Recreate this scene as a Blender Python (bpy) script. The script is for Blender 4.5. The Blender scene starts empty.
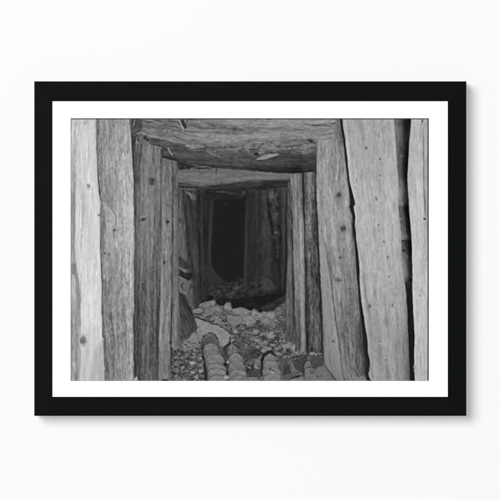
import bpy, bmesh, math
import numpy as np

# ---------------------------------------------------------------- camera, world, lamps
SC = bpy.context.scene
MM = 0.001
cam_data = bpy.data.cameras.new('camera')
cam_data.sensor_width = 36.0
cam_data.lens = 36.0 * 2.0 / 0.5            # 500 mm of wall-parallel plane at 2 m fills the picture
cam_data.clip_start = 0.05
cam_data.clip_end = 100.0
cam = bpy.data.objects.new('camera', cam_data)
SC.collection.objects.link(cam)
cam.location = (0.0, -2.0, 0.0)
cam.rotation_euler = (math.radians(90), 0, 0)
SC.camera = cam

world = bpy.data.worlds.new('World')
SC.world = world
world.use_nodes = True
bg = world.node_tree.nodes['Background']
bg.inputs['Color'].default_value = (1.0, 1.0, 1.0, 1.0)
bg.inputs['Strength'].default_value = 0.08


def area_lamp(name, loc, target, size, power, color=(1, 1, 1)):
    ld = bpy.data.lights.new(name, 'AREA')
    ld.shape = 'DISK'
    ld.size = size
    ld.energy = power
    ld.color = color
    o = bpy.data.objects.new(name, ld)
    SC.collection.objects.link(o)
    o.location = loc
    import mathutils
    d = mathutils.Vector(target) - mathutils.Vector(loc)
    o.rotation_euler = d.to_track_quat('-Z', 'Y').to_euler()
    return o


KEY_P, FRONT_P = 2830.0, 224.0
area_lamp('key_lamp', (-9.0, -15.0, 6.4), (0, 0, 0), 12.0, KEY_P)
area_lamp('front_fill', (-0.2, -7.0, 0.2), (0, 0, 0), 0.9, FRONT_P)  # unseen fill added near the camera axis, lifts the frame's shadow on the wall

SC.view_settings.view_transform = 'Standard'
SC.view_settings.look = 'None'
SC.view_settings.exposure = 0.0
SC.view_settings.gamma = 1.0
SC.cycles.max_bounces = 6

# photograph-pixel coordinates (500 px = 500 mm on the frame's front plane) to metres
def PX(x): return (x - 250.0) * MM
def PZ(y): return (250.0 - y) * MM

FRONT = 0.0            # y of the frame's front face
DEPTH = 0.017          # frame depth, its back rests on the wall
WALL_Y = FRONT + DEPTH


# ---------------------------------------------------------------- materials
def new_mat(name):
    m = bpy.data.materials.new(name)
    m.use_nodes = True
    nt = m.node_tree
    return m, nt, nt.nodes['Principled BSDF']


def wall_material():
    m, nt, b = new_mat('white_wall_paint')
    tc = nt.nodes.new('ShaderNodeTexCoord')
    n = nt.nodes.new('ShaderNodeTexNoise')
    n.inputs['Scale'].default_value = 3.0
    n.inputs['Detail'].default_value = 3.0
    r = nt.nodes.new('ShaderNodeValToRGB')
    r.color_ramp.elements[0].position = 0.3
    r.color_ramp.elements[1].position = 0.7
    r.color_ramp.elements[0].color = (0.846, 0.846, 0.846, 1)
    r.color_ramp.elements[1].color = (0.854, 0.854, 0.854, 1)
    nt.links.new(tc.outputs['Object'], n.inputs['Vector'])
    nt.links.new(n.outputs['Fac'], r.inputs['Fac'])
    nt.links.new(r.outputs['Color'], b.inputs['Base Color'])
    b.inputs['Roughness'].default_value = 0.9
    b.inputs['Specular IOR Level'].default_value = 0.05
    n2 = nt.nodes.new('ShaderNodeTexNoise')
    n2.inputs['Scale'].default_value = 420.0
    n2.inputs['Detail'].default_value = 2.0
    bp = nt.nodes.new('ShaderNodeBump')
    bp.inputs['Strength'].default_value = 0.02
    bp.inputs['Distance'].default_value = 0.0005
    nt.links.new(tc.outputs['Object'], n2.inputs['Vector'])
    nt.links.new(n2.outputs['Fac'], bp.inputs['Height'])
    nt.links.new(bp.outputs['Normal'], b.inputs['Normal'])
    return m


def frame_material(name, c0, c1, axis):
    m, nt, b = new_mat(name)
    tc = nt.nodes.new('ShaderNodeTexCoord')
    mp = nt.nodes.new('ShaderNodeMapping')
    mp.inputs['Scale'].default_value = (14, 900, 900) if axis == 'x' else (900, 900, 14)
    n = nt.nodes.new('ShaderNodeTexNoise')
    n.inputs['Scale'].default_value = 1.0
    n.inputs['Detail'].default_value = 4.0
    r = nt.nodes.new('ShaderNodeValToRGB')
    r.color_ramp.elements[0].position = 0.32
    r.color_ramp.elements[1].position = 0.68
    r.color_ramp.elements[0].color = (*c0, 1)
    r.color_ramp.elements[1].color = (*c1, 1)
    nt.links.new(tc.outputs['Object'], mp.inputs['Vector'])
    nt.links.new(mp.outputs['Vector'], n.inputs['Vector'])
    nt.links.new(n.outputs['Fac'], r.inputs['Fac'])
    nt.links.new(r.outputs['Color'], b.inputs['Base Color'])
    b.inputs['Roughness'].default_value = 0.55
    b.inputs['Specular IOR Level'].default_value = 0.03
    bp = nt.nodes.new('ShaderNodeBump')
    bp.inputs['Strength'].default_value = 0.12
    bp.inputs['Distance'].default_value = 0.0002
    nt.links.new(n.outputs['Fac'], bp.inputs['Height'])
    nt.links.new(bp.outputs['Normal'], b.inputs['Normal'])
    return m


def mat_board_material():
    m, nt, b = new_mat('white_mat_board')
    tc = nt.nodes.new('ShaderNodeTexCoord')
    n = nt.nodes.new('ShaderNodeTexNoise')
    n.inputs['Scale'].default_value = 260.0
    r = nt.nodes.new('ShaderNodeValToRGB')
    r.color_ramp.elements[0].color = (0.93, 0.93, 0.93, 1)
    r.color_ramp.elements[1].color = (0.95, 0.95, 0.95, 1)
    nt.links.new(tc.outputs['Object'], n.inputs['Vector'])
    nt.links.new(n.outputs['Fac'], r.inputs['Fac'])
    nt.links.new(r.outputs['Color'], b.inputs['Base Color'])
    b.inputs['Roughness'].default_value = 0.85
    b.inputs['Specular IOR Level'].default_value = 0.05
    return m


def print_material():
    """Matte photographic paper: the printed tones come from the sheet's own ink layer."""
    m, nt, b = new_mat('matte_photo_print')
    a = nt.nodes.new('ShaderNodeAttribute')
    a.attribute_name = 'ink'
    nt.links.new(a.outputs['Color'], b.inputs['Base Color'])
    b.inputs['Roughness'].default_value = 0.8
    b.inputs['Specular IOR Level'].default_value = 0.03
    return m


# ---------------------------------------------------------------- mesh helpers
def link_bm(name, bm, material, parent=None, smooth=False):
    me = bpy.data.meshes.new(name)
    bm.normal_update()
    bm.to_mesh(me)
    bm.free()
    me.materials.append(material)
    if smooth:
        for p in me.polygons:
            p.use_smooth = True
    o = bpy.data.objects.new(name, me)
    SC.collection.objects.link(o)
    if parent:
        o.parent = parent
    return o


def ring_mesh(loops):
    """Skin a list of closed loops (each a list of 4 corner points) into a bmesh strip."""
    bm = bmesh.new()
    vs = [[bm.verts.new(p) for p in lp] for lp in loops]
    for a, b in zip(vs[:-1], vs[1:]):
        n = len(a)
        for i in range(n):
            bm.faces.new((a[i], a[(i + 1) % n], b[(i + 1) % n], b[i]))
    bmesh.ops.recalc_face_normals(bm, faces=bm.faces[:])
    return bm


# ---------------------------------------------------------------- the wall
bm = bmesh.new()
s = 3.0
f = bm.faces.new([bm.verts.new(p) for p in ((-s, WALL_Y, -s), (s, WALL_Y, -s), (s, WALL_Y, s), (-s, WALL_Y, s))])
wall = link_bm('wall', bm, wall_material())
wall['kind'] = 'structure'
wall['label'] = 'plain smooth white wall behind the framed print'
wall['category'] = 'wall'

# ---------------------------------------------------------------- the framed print
picture = bpy.data.objects.new('framed_print', None)
SC.collection.objects.link(picture)
picture.empty_display_size = 0.05
picture['label'] = 'black framed black and white photo print of a timbered mine tunnel hanging on white wall'
picture['category'] = 'framed print'

OX0, OX1, OY0, OY1 = 34.2, 466.4, 81.3, 415.9        # outer edge of frame
IX0, IX1, IY0, IY1 = 52.1, 448.0, 101.0, 397.0       # sight edge of frame
WX0, WX1, WY0, WY1 = 70.7, 428.9, 118.3, 381.0       # window in the mat = picture area

# frame profile: (t, y): t = 0 outer edge .. 1 sight edge
PROFILE = [(0.00, WALL_Y - 0.0005), (0.00, FRONT + 0.0008), (0.012, FRONT + 0.0003), (0.035, FRONT),
           (0.955, FRONT), (0.985, FRONT + 0.0003), (1.00, FRONT + 0.0009), (1.00, FRONT + 0.0042)]


def corner(t, y, i):
    x0 = OX0 + (IX0 - OX0) * t
    x1 = OX1 + (IX1 - OX1) * t
    y0 = OY0 + (IY0 - OY0) * t
    y1 = OY1 + (IY1 - OY1) * t
    p = [(x0, y0), (x1, y0), (x1, y1), (x0, y1)][i]
    return (PX(p[0]), y, PZ(p[1]))


rail_mats = [frame_material('black_wood_top_mid_lit', (0.0026, 0.0027, 0.0023), (0.0038, 0.0039, 0.0033), 'x'),  # light falloff painted into rail base colours: left brighter, right darker and cooler
             frame_material('black_wood_right_shaded', (0.0016, 0.0025, 0.0024), (0.0026, 0.0036, 0.0035), 'z'),
             frame_material('black_wood_bottom_mid_lit', (0.0027, 0.0028, 0.0024), (0.0039, 0.0040, 0.0034), 'x'),
             frame_material('black_wood_left_lit', (0.0034, 0.0034, 0.0029), (0.0048, 0.0048, 0.0041), 'z')]
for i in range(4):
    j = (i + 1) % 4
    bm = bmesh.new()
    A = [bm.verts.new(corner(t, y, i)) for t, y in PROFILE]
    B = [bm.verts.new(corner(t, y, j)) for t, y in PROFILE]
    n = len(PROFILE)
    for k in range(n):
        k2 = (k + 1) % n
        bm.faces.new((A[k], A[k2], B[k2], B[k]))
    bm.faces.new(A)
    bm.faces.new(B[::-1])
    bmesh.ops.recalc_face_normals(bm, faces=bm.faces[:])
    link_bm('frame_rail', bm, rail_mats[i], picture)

# mat board with a bevelled window, slid behind the frame's lip
MAT_Y = FRONT + 0.0016
PRINT_Y = MAT_Y + 0.0007
lip = 0.0


def rect(x0, x1, y0, y1, y):
    return [(PX(x0), y, PZ(y0)), (PX(x1), y, PZ(y0)), (PX(x1), y, PZ(y1)), (PX(x0), y, PZ(y1))]


e = 0.05   # stops a hair short of the rail so that no faces coincide
bm = ring_mesh([rect(IX0 + e, IX1 - e, IY0 + e, IY1 - e, MAT_Y + 0.0020),
                rect(IX0 + e, IX1 - e, IY0 + e, IY1 - e, MAT_Y),
                rect(WX0 - 0.35, WX1 + 0.35, WY0 - 0.35, WY1 + 0.35, MAT_Y),
                rect(WX0, WX1, WY0, WY1, PRINT_Y - 0.0001)])
link_bm('mat_board', bm, mat_board_material(), picture)

#PAINT_BEGIN
# ---------------------------------------------------------------- the printed picture
# The print is a flat sheet; its ink densities are painted procedurally on a fine
# grid of the sheet: planks, beams, rubble and ribbed pipes of a timbered tunnel.
X0, X1, Y0, Y1 = 70.0, 429.6, 117.6, 381.7
RES = 2.6
NX = int((X1 - X0) * RES)
NY = int((Y1 - Y0) * RES)
GX = X0 + (np.arange(NX) + 0.5) / RES
GY = Y0 + (np.arange(NY) + 0.5) / RES
CAN = np.full((NY, NX), 42.0)
TAB = np.random.RandomState(7).rand(256, 256)
SEED = [0]


def vn(x, y, s=0):
    x = x + (s * 37.31) % 251
    y = y + (s * 91.17) % 241
    xi = np.floor(x).astype(int)
    yi = np.floor(y).astype(int)
    fx = x - xi
    fy = y - yi
    fx = fx * fx * (3 - 2 * fx)
    fy = fy * fy * (3 - 2 * fy)
    a = TAB[yi & 255, xi & 255]
    b = TAB[yi & 255, (xi + 1) & 255]
    c = TAB[(yi + 1) & 255, xi & 255]
    d = TAB[(yi + 1) & 255, (xi + 1) & 255]
    return (a + (b - a) * fx) * (1 - fy) + (c + (d - c) * fx) * fy - 0.5


def fbm(x, y, s=0, o=4, g=0.5):
    r = 0
    a = 1.0
    for i in range(o):
        r = r + a * vn(x * 2 ** i, y * 2 ** i, s + i * 5)
        a *= g
    return r


def sstep(v):
    v = np.clip(v, 0, 1)
    return v * v * (3 - 2 * v)


def window(x0, x1, y0, y1):
    i0 = max(0, int((x0 - X0) * RES) - 2)
    i1 = min(NX, int((x1 - X0) * RES) + 3)
    j0 = max(0, int((y0 - Y0) * RES) - 2)
    j1 = min(NY, int((y1 - Y0) * RES) + 3)
    if i1 <= i0 or j1 <= j0:
        return None
    xx, yy = np.meshgrid(GX[i0:i1], GY[j0:j1])
    return slice(j0, j1), slice(i0, i1), xx, yy


def curve(pts, q):
    """Piecewise value of pts [(q, v)...] at q, lightly rounded."""
    p = np.array(pts, float)
    return np.interp(q, p[:, 0], p[:, 1])


def grain(a, b, s, fine=8., coarse=8., speck=4., sx=1.0, warp=1.5, crack=7.0, stretch=1.0):
    """Wood figure: a runs across the fibres (px), b along them (px)."""
    b = b / stretch
    aw = a + warp * 2 * fbm(a * 0.05, b * 0.018, s + 3, 3) + 0.8 * fbm(a * 0.2, b * 0.06, s + 4, 2)
    g = coarse * 2.7 * fbm(aw * 0.15 * sx, b * 0.011, s, 3)
    g = g + fine * 2.1 * fbm(aw * 0.5 * sx, b * 0.02, s + 11, 3, 0.7)
    g = g + fine * 1.7 * fbm(aw * 0.92, b * 0.19, s + 12, 2, 0.8)
    rg = 1 - np.abs(fbm(aw * 0.42 * sx, b * 0.035, s + 13, 2, 0.6)) * 4
    g = g - fine * 1.3 * np.clip(rg, 0, 1) ** 3
    g = g + speck * 3.2 * vn(a * 0.85, b * 0.5 * stretch, s + 17) + speck * 2.6 * fbm(a * 0.28, b * 0.15 * stretch, s + 18, 2)
    if crack:
        c = np.abs(fbm(aw * 0.34, b * 0.010, s + 23, 2))
        m = sstep((fbm(a * 0.1, b * 0.03, s + 29, 2) + 0.22) * 3)
        g = g - crack * np.exp(-(c / 0.022) ** 2) * m
    return g


def put(w, tone, alpha):
    sl = CAN[w[0], w[1]]
    CAN[w[0], w[1]] = sl + (tone - sl) * alpha


def streaks(xx, yy, cx, cy, sl, n, amp, q, lying=False, lo=1.5, hi=17.0):
    """Short raised or open fibres: thin lighter and darker dashes along the grain."""
    D = np.zeros(xx.shape)
    x0, y0 = xx[0, 0], yy[0, 0]
    h, wd = D.shape
    for k in range(n):
        L = lo + (hi - lo) * q.rand() ** 2.6
        t = 0.26 + 0.36 * q.rand() ** 2
        dl = amp * (0.4 + 0.9 * q.rand()) * (1 if q.rand() < 0.42 else -1)
        m = sl[k] + q.randn() * 0.03
        ex, ey = (L, t * 3 + abs(m) * L) if lying else (t * 3 + abs(m) * L, L)
        i0, i1 = max(0, int((cx[k] - ex - x0) * RES)), min(wd, int((cx[k] + ex - x0) * RES) + 2)
        j0, j1 = max(0, int((cy[k] - ey - y0) * RES)), min(h, int((cy[k] + ey - y0) * RES) + 2)
        if i1 <= i0 or j1 <= j0:
            continue
        dx = xx[j0:j1, i0:i1] - cx[k]
        dy = yy[j0:j1, i0:i1] - cy[k]
        if lying:
            dx, dy = dy, dx
        D[j0:j1, i0:i1] += dl * np.exp(-((dx - m * dy) / t) ** 2) * np.clip(1 - (dy / L) ** 2, 0, 1)
    return D


def plank(L, R, y0, y1, base, prof=None, vert=None, seed=None, jit=0.5, soft=0.7, top=None, bot=None,
          jf=0.07, knots=(), rot=0.0, fib=0.055, famp=None, **kw):
    """Upright timber between edge curves L and R [(y, x)...]; prof/vert add tone across u and along y."""
    SEED[0] += 7
    s = SEED[0] if seed is None else seed
    xs = [p[1] for p in L + R]
    w = window(min(xs) - 3, max(xs) + 3, y0 - 2, y1 + 2)
    xx, yy = w[2], w[3]
    l = curve(L, yy) + jit * 2 * fbm(yy * jf, yy * 0 + 3.3, s + 1, 3)
    r = curve(R, yy) + jit * 2 * fbm(yy * jf, yy * 0 + 9.3, s + 2, 3)
    al = sstep((xx - l) / soft + 0.5) * sstep((r - xx) / soft + 0.5)
    t = y0 if top is None else curve(top, xx)
    b = y1 if bot is None else curve(bot, xx)
    t = t + jit * 1.6 * fbm(xx * 0.3, xx * 0 + 1.3, s + 5, 3)
    b = b + jit * 1.6 * fbm(xx * 0.3, xx * 0 + 5.3, s + 6, 3)
    al = al * sstep((yy - t) / soft + 0.5) * sstep((b - yy) / soft + 0.5)
    u = (xx - l) / np.maximum(r - l, 0.5)
    a = xx - curve(L, yy) * 0.7 + rot * yy
    for kx, ky, kr in knots:
        dx, dy = xx - kx, (yy - ky) / 2.6
        a = a + np.sign(dx) * -kr * np.exp(-(dx * dx + dy * dy) / (2 * kr * kr * 1.6))
    tone = base + grain(a, yy, s, **kw)
    if prof:
        tone = tone + curve(prof, u)
    if vert:
        tone = tone + curve(vert, yy)
    q = np.random.RandomState(s)
    n = int(fib * np.mean(np.maximum(r - l, 0)) * (y1 - y0))
    cy = y0 + q.rand(n) * (y1 - y0)
    cl, cr = curve(L, cy), curve(R, cy)
    uu = 0.03 + 0.94 * q.rand(n)
    sl = (curve(L, cy + 5) - curve(L, cy - 5)) * 0.1 * (1 - uu) + (curve(R, cy + 5) - curve(R, cy - 5)) * 0.1 * uu
    tone = tone + streaks(xx, yy, cl + (cr - cl) * uu, cy, sl, n, base * 0.085 if famp is None else famp, q)
    put(w, tone, al)


def beam(T, B, x0, x1, base, prof=None, horz=None, seed=None, jit=0.5, soft=0.7, left=None, right=None, jf=0.07, fib=0.055, famp=None, **kw):
    """Lying timber between top and bottom curves T and B [(x, y)...]."""
    SEED[0] += 7
    s = SEED[0] if seed is None else seed
    ys = [p[1] for p in T + B]
    w = window(x0 - 3, x1 + 3, min(ys) - 3, max(ys) + 3)
    xx, yy = w[2], w[3]
    t = curve(T, xx) + jit * 2 * fbm(xx * jf, xx * 0 + 3.3, s + 1, 3)
    b = curve(B, xx) + jit * 2 * fbm(xx * jf, xx * 0 + 9.3, s + 2, 3)
    al = sstep((yy - t) / soft + 0.5) * sstep((b - yy) / soft + 0.5)
    l = x0 if left is None else curve(left, yy)
    r = x1 if right is None else curve(right, yy)
    al = al * sstep((xx - l) / soft + 0.5) * sstep((r - xx) / soft + 0.5)
    u = (yy - t) / np.maximum(b - t, 0.5)
    tone = base + grain(yy - curve(B, xx) * 0.6, xx, s, **kw)
    if prof:
        tone = tone + curve(prof, u)
    if horz:
        tone = tone + curve(horz, xx)
    q = np.random.RandomState(s)
    n = int(fib * np.mean(np.maximum(b - t, 0)) * (x1 - x0))
    cx = x0 + q.rand(n) * (x1 - x0)
    ct, cb = curve(T, cx), curve(B, cx)
    uu = 0.03 + 0.94 * q.rand(n)
    sl = (curve(B, cx + 6) - curve(B, cx - 6)) / 12 * uu
    tone = tone + streaks(xx, yy, cx, ct + (cb - ct) * uu, sl, n, base * 0.10 if famp is None else famp, q, True, 1.5, 17.0)
    put(w, tone, al)


def polydist(pts, xx, yy, closed=True):
    d = np.full(xx.shape, 1e9)
    ins = np.zeros(xx.shape, bool)
    n = len(pts)
    for i in range(n if closed else n - 1):
        ax, ay = pts[i]
        bx, by = pts[(i + 1) % n]
        ex, ey = bx - ax, by - ay
        t = np.clip(((xx - ax) * ex + (yy - ay) * ey) / (ex * ex + ey * ey + 1e-9), 0, 1)
        d = np.minimum(d, (xx - ax - ex * t) ** 2 + (yy - ay - ey * t) ** 2)
        if closed and ay != by:
            c = (ay > yy) != (by > yy)
            ins ^= c & (xx < (bx - ax) * (yy - ay) / (by - ay) + ax)
    d = np.sqrt(d)
    return np.where(ins, -d, d) if closed else d


def rough(xx, yy, s, jit, f=0.35):
    return xx + jit * 2 * fbm(xx * f, yy * f, s + 41, 3), yy + jit * 2 * fbm(xx * f, yy * f, s + 47, 3)


def shape(pts, base, ang=0.0, jit=0.4, soft=0.8, grad=None, seed=None, alpha=1.0, edge=0.0, edgew=1.2, iso=False, **kw):
    """Filled outline; ang = fibre direction from vertical (deg); grad = (dx, dy) tone per px."""
    SEED[0] += 7
    s = SEED[0] if seed is None else seed
    px = [p[0] for p in pts]
    py = [p[1] for p in pts]
    w = window(min(px) - 3, max(px) + 3, min(py) - 3, max(py) + 3)
    if w is None:
        return
    xx, yy = w[2], w[3]
    jx, jy = rough(xx, yy, s, jit)
    d = polydist(pts, jx, jy)
    al = sstep(0.5 - d / soft) * alpha
    c, sn = math.cos(math.radians(ang)), math.sin(math.radians(ang))
    if iso:
        tone = base + kw.get('coarse', 5) * 2.2 * fbm(xx * 0.14, yy * 0.18, s, 3) + kw.get('fine', 5) * 2.4 * fbm(xx * 0.5, yy * 0.62, s + 3, 3, 0.75)
        tone = tone - kw.get('speck', 4) * 2.0 * np.clip(1 - np.abs(fbm(xx * 0.3, yy * 0.4, s + 6, 3, 0.6)) * 6, 0, 1) ** 2
    else:
        tone = base + 0.75 * grain(xx * c + yy * sn, -xx * sn + yy * c, s, **kw)
    if grad:
        tone = tone + grad[0] * (xx - sum(px) / len(px)) + grad[1] * (yy - sum(py) / len(py))
    if edge:
        tone = tone + edge * np.exp(-(np.minimum(d, 0) / edgew) ** 2)
    put(w, tone, al)


def stroke(pts, wd, tone, alpha=1.0, soft=0.8, jit=0.3, taper=False):
    SEED[0] += 3
    s = SEED[0]
    px = [p[0] for p in pts]
    py = [p[1] for p in pts]
    m = wd + soft + 2
    w = window(min(px) - m, max(px) + m, min(py) - m, max(py) + m)
    if w is None:
        return
    xx, yy = w[2], w[3]
    jx, jy = rough(xx, yy, s, jit)
    d = np.full(xx.shape, 1e9)
    at = np.zeros(xx.shape)
    tot = 0.0
    for (ax, ay), (bx, by) in zip(pts[:-1], pts[1:]):
        ex, ey = bx - ax, by - ay
        ln = math.hypot(ex, ey)
        t = np.clip(((jx - ax) * ex + (jy - ay) * ey) / (ln * ln + 1e-9), 0, 1)
        dd = (jx - ax - ex * t) ** 2 + (jy - ay - ey * t) ** 2
        n = dd < d
        d = np.where(n, dd, d)
        at = np.where(n, tot + t * ln, at)
        tot += ln
    d = np.sqrt(d)
    ends = np.minimum(at, tot - at) if not taper else tot - at
    hw = wd / 2 * (0.25 + 0.75 * np.clip(ends / (0.22 * tot + 0.3), 0, 1) ** 0.7) * (0.85 + 0.5 * fbm(xx * 0.25, yy * 0.25, s + 9, 2))
    al = sstep(0.5 - (d - hw) / soft) * alpha * (0.85 + 0.5 * fbm(xx * 0.3, yy * 0.3, s, 2))
    put(w, tone, np.clip(al, 0, 1))


def spot(x, y, rx, ry, tone, alpha=1.0, soft=0.5, ang=0.0, jit=0.3):
    SEED[0] += 3
    m = max(rx, ry) * 1.6 + 2
    w = window(x - m, x + m, y - m, y + m)
    if w is None:
        return
    xx, yy = rough(w[2], w[3], SEED[0], jit)
    c, sn = math.cos(math.radians(ang)), math.sin(math.radians(ang))
    dx, dy = xx - x, yy - y
    q = np.hypot((dx * c + dy * sn) / rx, (-dx * sn + dy * c) / ry)
    put(w, tone, sstep((1 + soft - q) / (2 * soft)) * alpha)


def knot(x, y, r, tone=70, ry=None, ring=0.5, halo=None):
    """Branch stub: uneven dark rim, paler heart with a check, fibres bent round it."""
    ry = ry or r
    if halo:
        spot(x + r * 0.2, y + ry * 0.4, r * 1.9, ry * 2.8, halo, 0.4, 0.7, jit=0.8)
    spot(x, y, r, ry, tone, 0.85, 0.45, jit=0.7)
    spot(x - r * 0.2, y - ry * 0.1, r * 0.62, ry * 0.6, tone + 30, 0.6, 0.5, jit=0.6)
    spot(x - r * 0.1, y, r * 0.3, ry * 0.3, tone - 8, 0.7, 0.5, jit=0.5)
    stroke([(x - r * 1.2, y - ry * 1.1), (x, y - ry * 1.55), (x + r * 1.2, y - ry * 1.0)], 0.7, tone + 18, 0.5)
    stroke([(x - r * 1.1, y + ry * 1.2), (x, y + ry * 1.5), (x + r * 1.1, y + ry * 1.1)], 0.7, tone + 26, 0.4)
    stroke([(x - r * 0.5, y + ry * 0.3), (x + r * 0.6, y - ry * 0.2)], 0.6, tone - 22, 0.7)


def crevices(pts, f, depth, wd=0.05, soft=3.0, flat=1.5, seed=None):
    """Irregular dark joints and grit broken over an area of muck."""
    SEED[0] += 7
    s = SEED[0] if seed is None else seed
    px = [p[0] for p in pts]
    py = [p[1] for p in pts]
    w = window(min(px) - soft, max(px) + soft, min(py) - soft, max(py) + soft)
    xx, yy = rough(w[2], w[3], s, 1.2, 0.3)
    al = sstep(0.5 - polydist(pts, xx, yy) / soft)
    n = np.abs(fbm(xx * f, yy * f * flat, s, 3, 0.55))
    m = np.clip(fbm(xx * f * 0.5, yy * f * 0.5, s + 4, 2) + 0.55, 0, 1)
    k = np.exp(-(n / wd) ** 2) * depth * m * al
    CAN[w[0], w[1]] *= 1 - k
    g = np.clip(fbm(xx * 0.55, yy * 0.75, s + 6, 3, 0.8) - 0.16, 0, 1) - np.clip(-fbm(xx * 0.5, yy * 0.7, s + 7, 3, 0.8) - 0.16, 0, 1)
    CAN[w[0], w[1]] += g * al * 26


def shade(pts, mul, soft=6.0):
    """Printed tone variation: scales densities inside a soft outline."""
    px = [p[0] for p in pts]
    py = [p[1] for p in pts]
    w = window(min(px) - soft, max(px) + soft, min(py) - soft, max(py) + soft)
    if w is None:
        return
    d = polydist(pts, w[2], w[3])
    al = sstep(0.5 - d / soft)
    CAN[w[0], w[1]] *= 1 + (mul - 1) * al


def rubble(pts, cell, lo, hi, gap, gapw=0.16, flat=1.6, seed=None, soft=1.2, tilt=10., tex=7., alpha=1.0, jit=0.8, rotn=0.0):
    """Broken rock: jittered cells, each with its own tone and slope, dark joints between."""
    SEED[0] += 7
    s = SEED[0] if seed is None else seed
    px = [p[0] for p in pts]
    py = [p[1] for p in pts]
    w = window(min(px) - 3, max(px) + 3, min(py) - 3, max(py) + 3)
    xx, yy = w[2], w[3]
    jx, jy = rough(xx, yy, s, jit)
    al = sstep(0.5 - polydist(pts, jx, jy) / soft) * alpha
    qx = xx + rotn * yy + cell * 0.9 * fbm(xx / cell * 0.7, yy / cell * 0.9, s + 1, 3)
    qy = yy + cell * 0.6 * fbm(xx / cell * 0.7, yy / cell * 0.9, s + 2, 3)
    gx, gy = qx / cell, qy / cell * flat
    ix, iy = np.floor(gx).astype(int), np.floor(gy).astype(int)
    f1 = np.full(xx.shape, 9.0)
    f2 = np.full(xx.shape, 9.0)
    idx = np.zeros(xx.shape)
    idy = np.zeros(xx.shape)
    cx = np.zeros(xx.shape)
    cy = np.zeros(xx.shape)
    for dy in (-1, 0, 1):
        for dx in (-1, 0, 1):
            a, b = ix + dx, iy + dy
            ra = TAB[(b + s * 3) & 255, (a + s) & 255]
            rb = TAB[(b + s * 5 + 77) & 255, (a + 31) & 255]
            pxx, pyy = a + 0.12 + 0.76 * ra, b + 0.12 + 0.76 * rb
            d = np.hypot(gx - pxx, gy - pyy) * (0.75 + 0.5 * TAB[(b + 9) & 255, (a + s + 99) & 255])
            n = d < f1
            f2 = np.where(n, f1, np.minimum(f2, d))
            f1 = np.where(n, d, f1)
            idx = np.where(n, a, idx)
            idy = np.where(n, b, idy)
            cx = np.where(n, gx - pxx, cx)
            cy = np.where(n, gy - pyy, cy)
    ia, ib = idx.astype(int), idy.astype(int)
    r1 = TAB[(ib + 13) & 255, (ia + 57 + s) & 255]
    r2 = TAB[(ib + 113) & 255, (ia + 157 + s) & 255]
    tone = lo + (hi - lo) * r1 ** 1.3
    tone = tone + tilt * (cx * (r2 - 0.4) * 2.2 - cy * 1.6)
    tone = tone + tex * 2 * fbm(xx * 0.5, yy * 0.6, s + 8, 4, 0.7) + tex * fbm(xx * 0.12, yy * 0.15, s + 9, 2)
    gw = gapw * (0.5 + 1.2 * np.clip(fbm(xx * 0.12, yy * 0.12, s + 10, 2) + 0.5, 0, 1))
    g = sstep(1 - (f2 - f1) / gw) * (0.45 + 0.7 * np.clip(fbm(xx * 0.2, yy * 0.2, s + 14, 2) + 0.4, 0, 1))
    tone = tone + (gap - tone) * np.clip(g, 0, 1)
    put(w, tone, al)


def stones(pts, n, r0, r1, lo, hi, seed, dark=48, flat=0.6, tex=5.0):
    """Angular broken stones: far ones first, each an uneven block with a lit top facet and a dark foot."""
    q = np.random.RandomState(seed)
    P = np.array(pts, float)
    a, b = P.min(0), P.max(0)
    c = a + q.rand(n * 6, 2) * (b - a)
    c = c[polydist(pts, c[:, 0], c[:, 1]) < 0][:n]
    c = c[np.argsort(c[:, 1])]
    for x, y in c:
        r = r0 + (r1 - r0) * q.rand() ** 2.2
        k = q.randint(5, 8)
        an = np.sort((np.arange(k) + q.rand(k) * 0.8) / k * 2 * math.pi)
        rr = r * (0.65 + 0.5 * q.rand(k))
        f = flat * (0.75 + 0.5 * q.rand())
        sl = q.randn() * 0.25
        o = [(x + u * math.cos(t) + sl * u * f * math.sin(t), y + u * f * math.sin(t)) for t, u in zip(an, rr)]
        tn = lo + (hi - lo) * q.rand() ** 1.4
        shape([(u + r * 0.12, v + r * 0.20) for u, v in o], dark, iso=True, fine=2, coarse=2, speck=2, soft=1.2, jit=0.25, alpha=0.5 + 0.35 * q.rand())
        shape(o, tn, iso=True, fine=tex, coarse=tex, speck=tex, soft=0.8, jit=0.3, grad=(q.randn() * 1.2, -1.2))
        if r > 1.6:
            i = q.randint(k)
            h = [o[i], o[(i + 1) % k], o[(i + 2) % k], (x + r * 0.2 * q.randn(), y + r * 0.12 * q.randn())]
            shape(h, tn + q.choice([-20, -14, 12]), iso=True, fine=tex, coarse=tex, speck=tex, soft=1.0, jit=0.2, alpha=0.7)


def tile(x0, y0, *pts):
    return [(x0 + a * 0.132, y0 + b * 0.132) for a, b in pts]


def yx(x0, y0, *pts):
    """Tile points as (y, x) pairs for upright edges."""
    return [(y0 + b * 0.132, x0 + a * 0.132) for a, b in pts]


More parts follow.
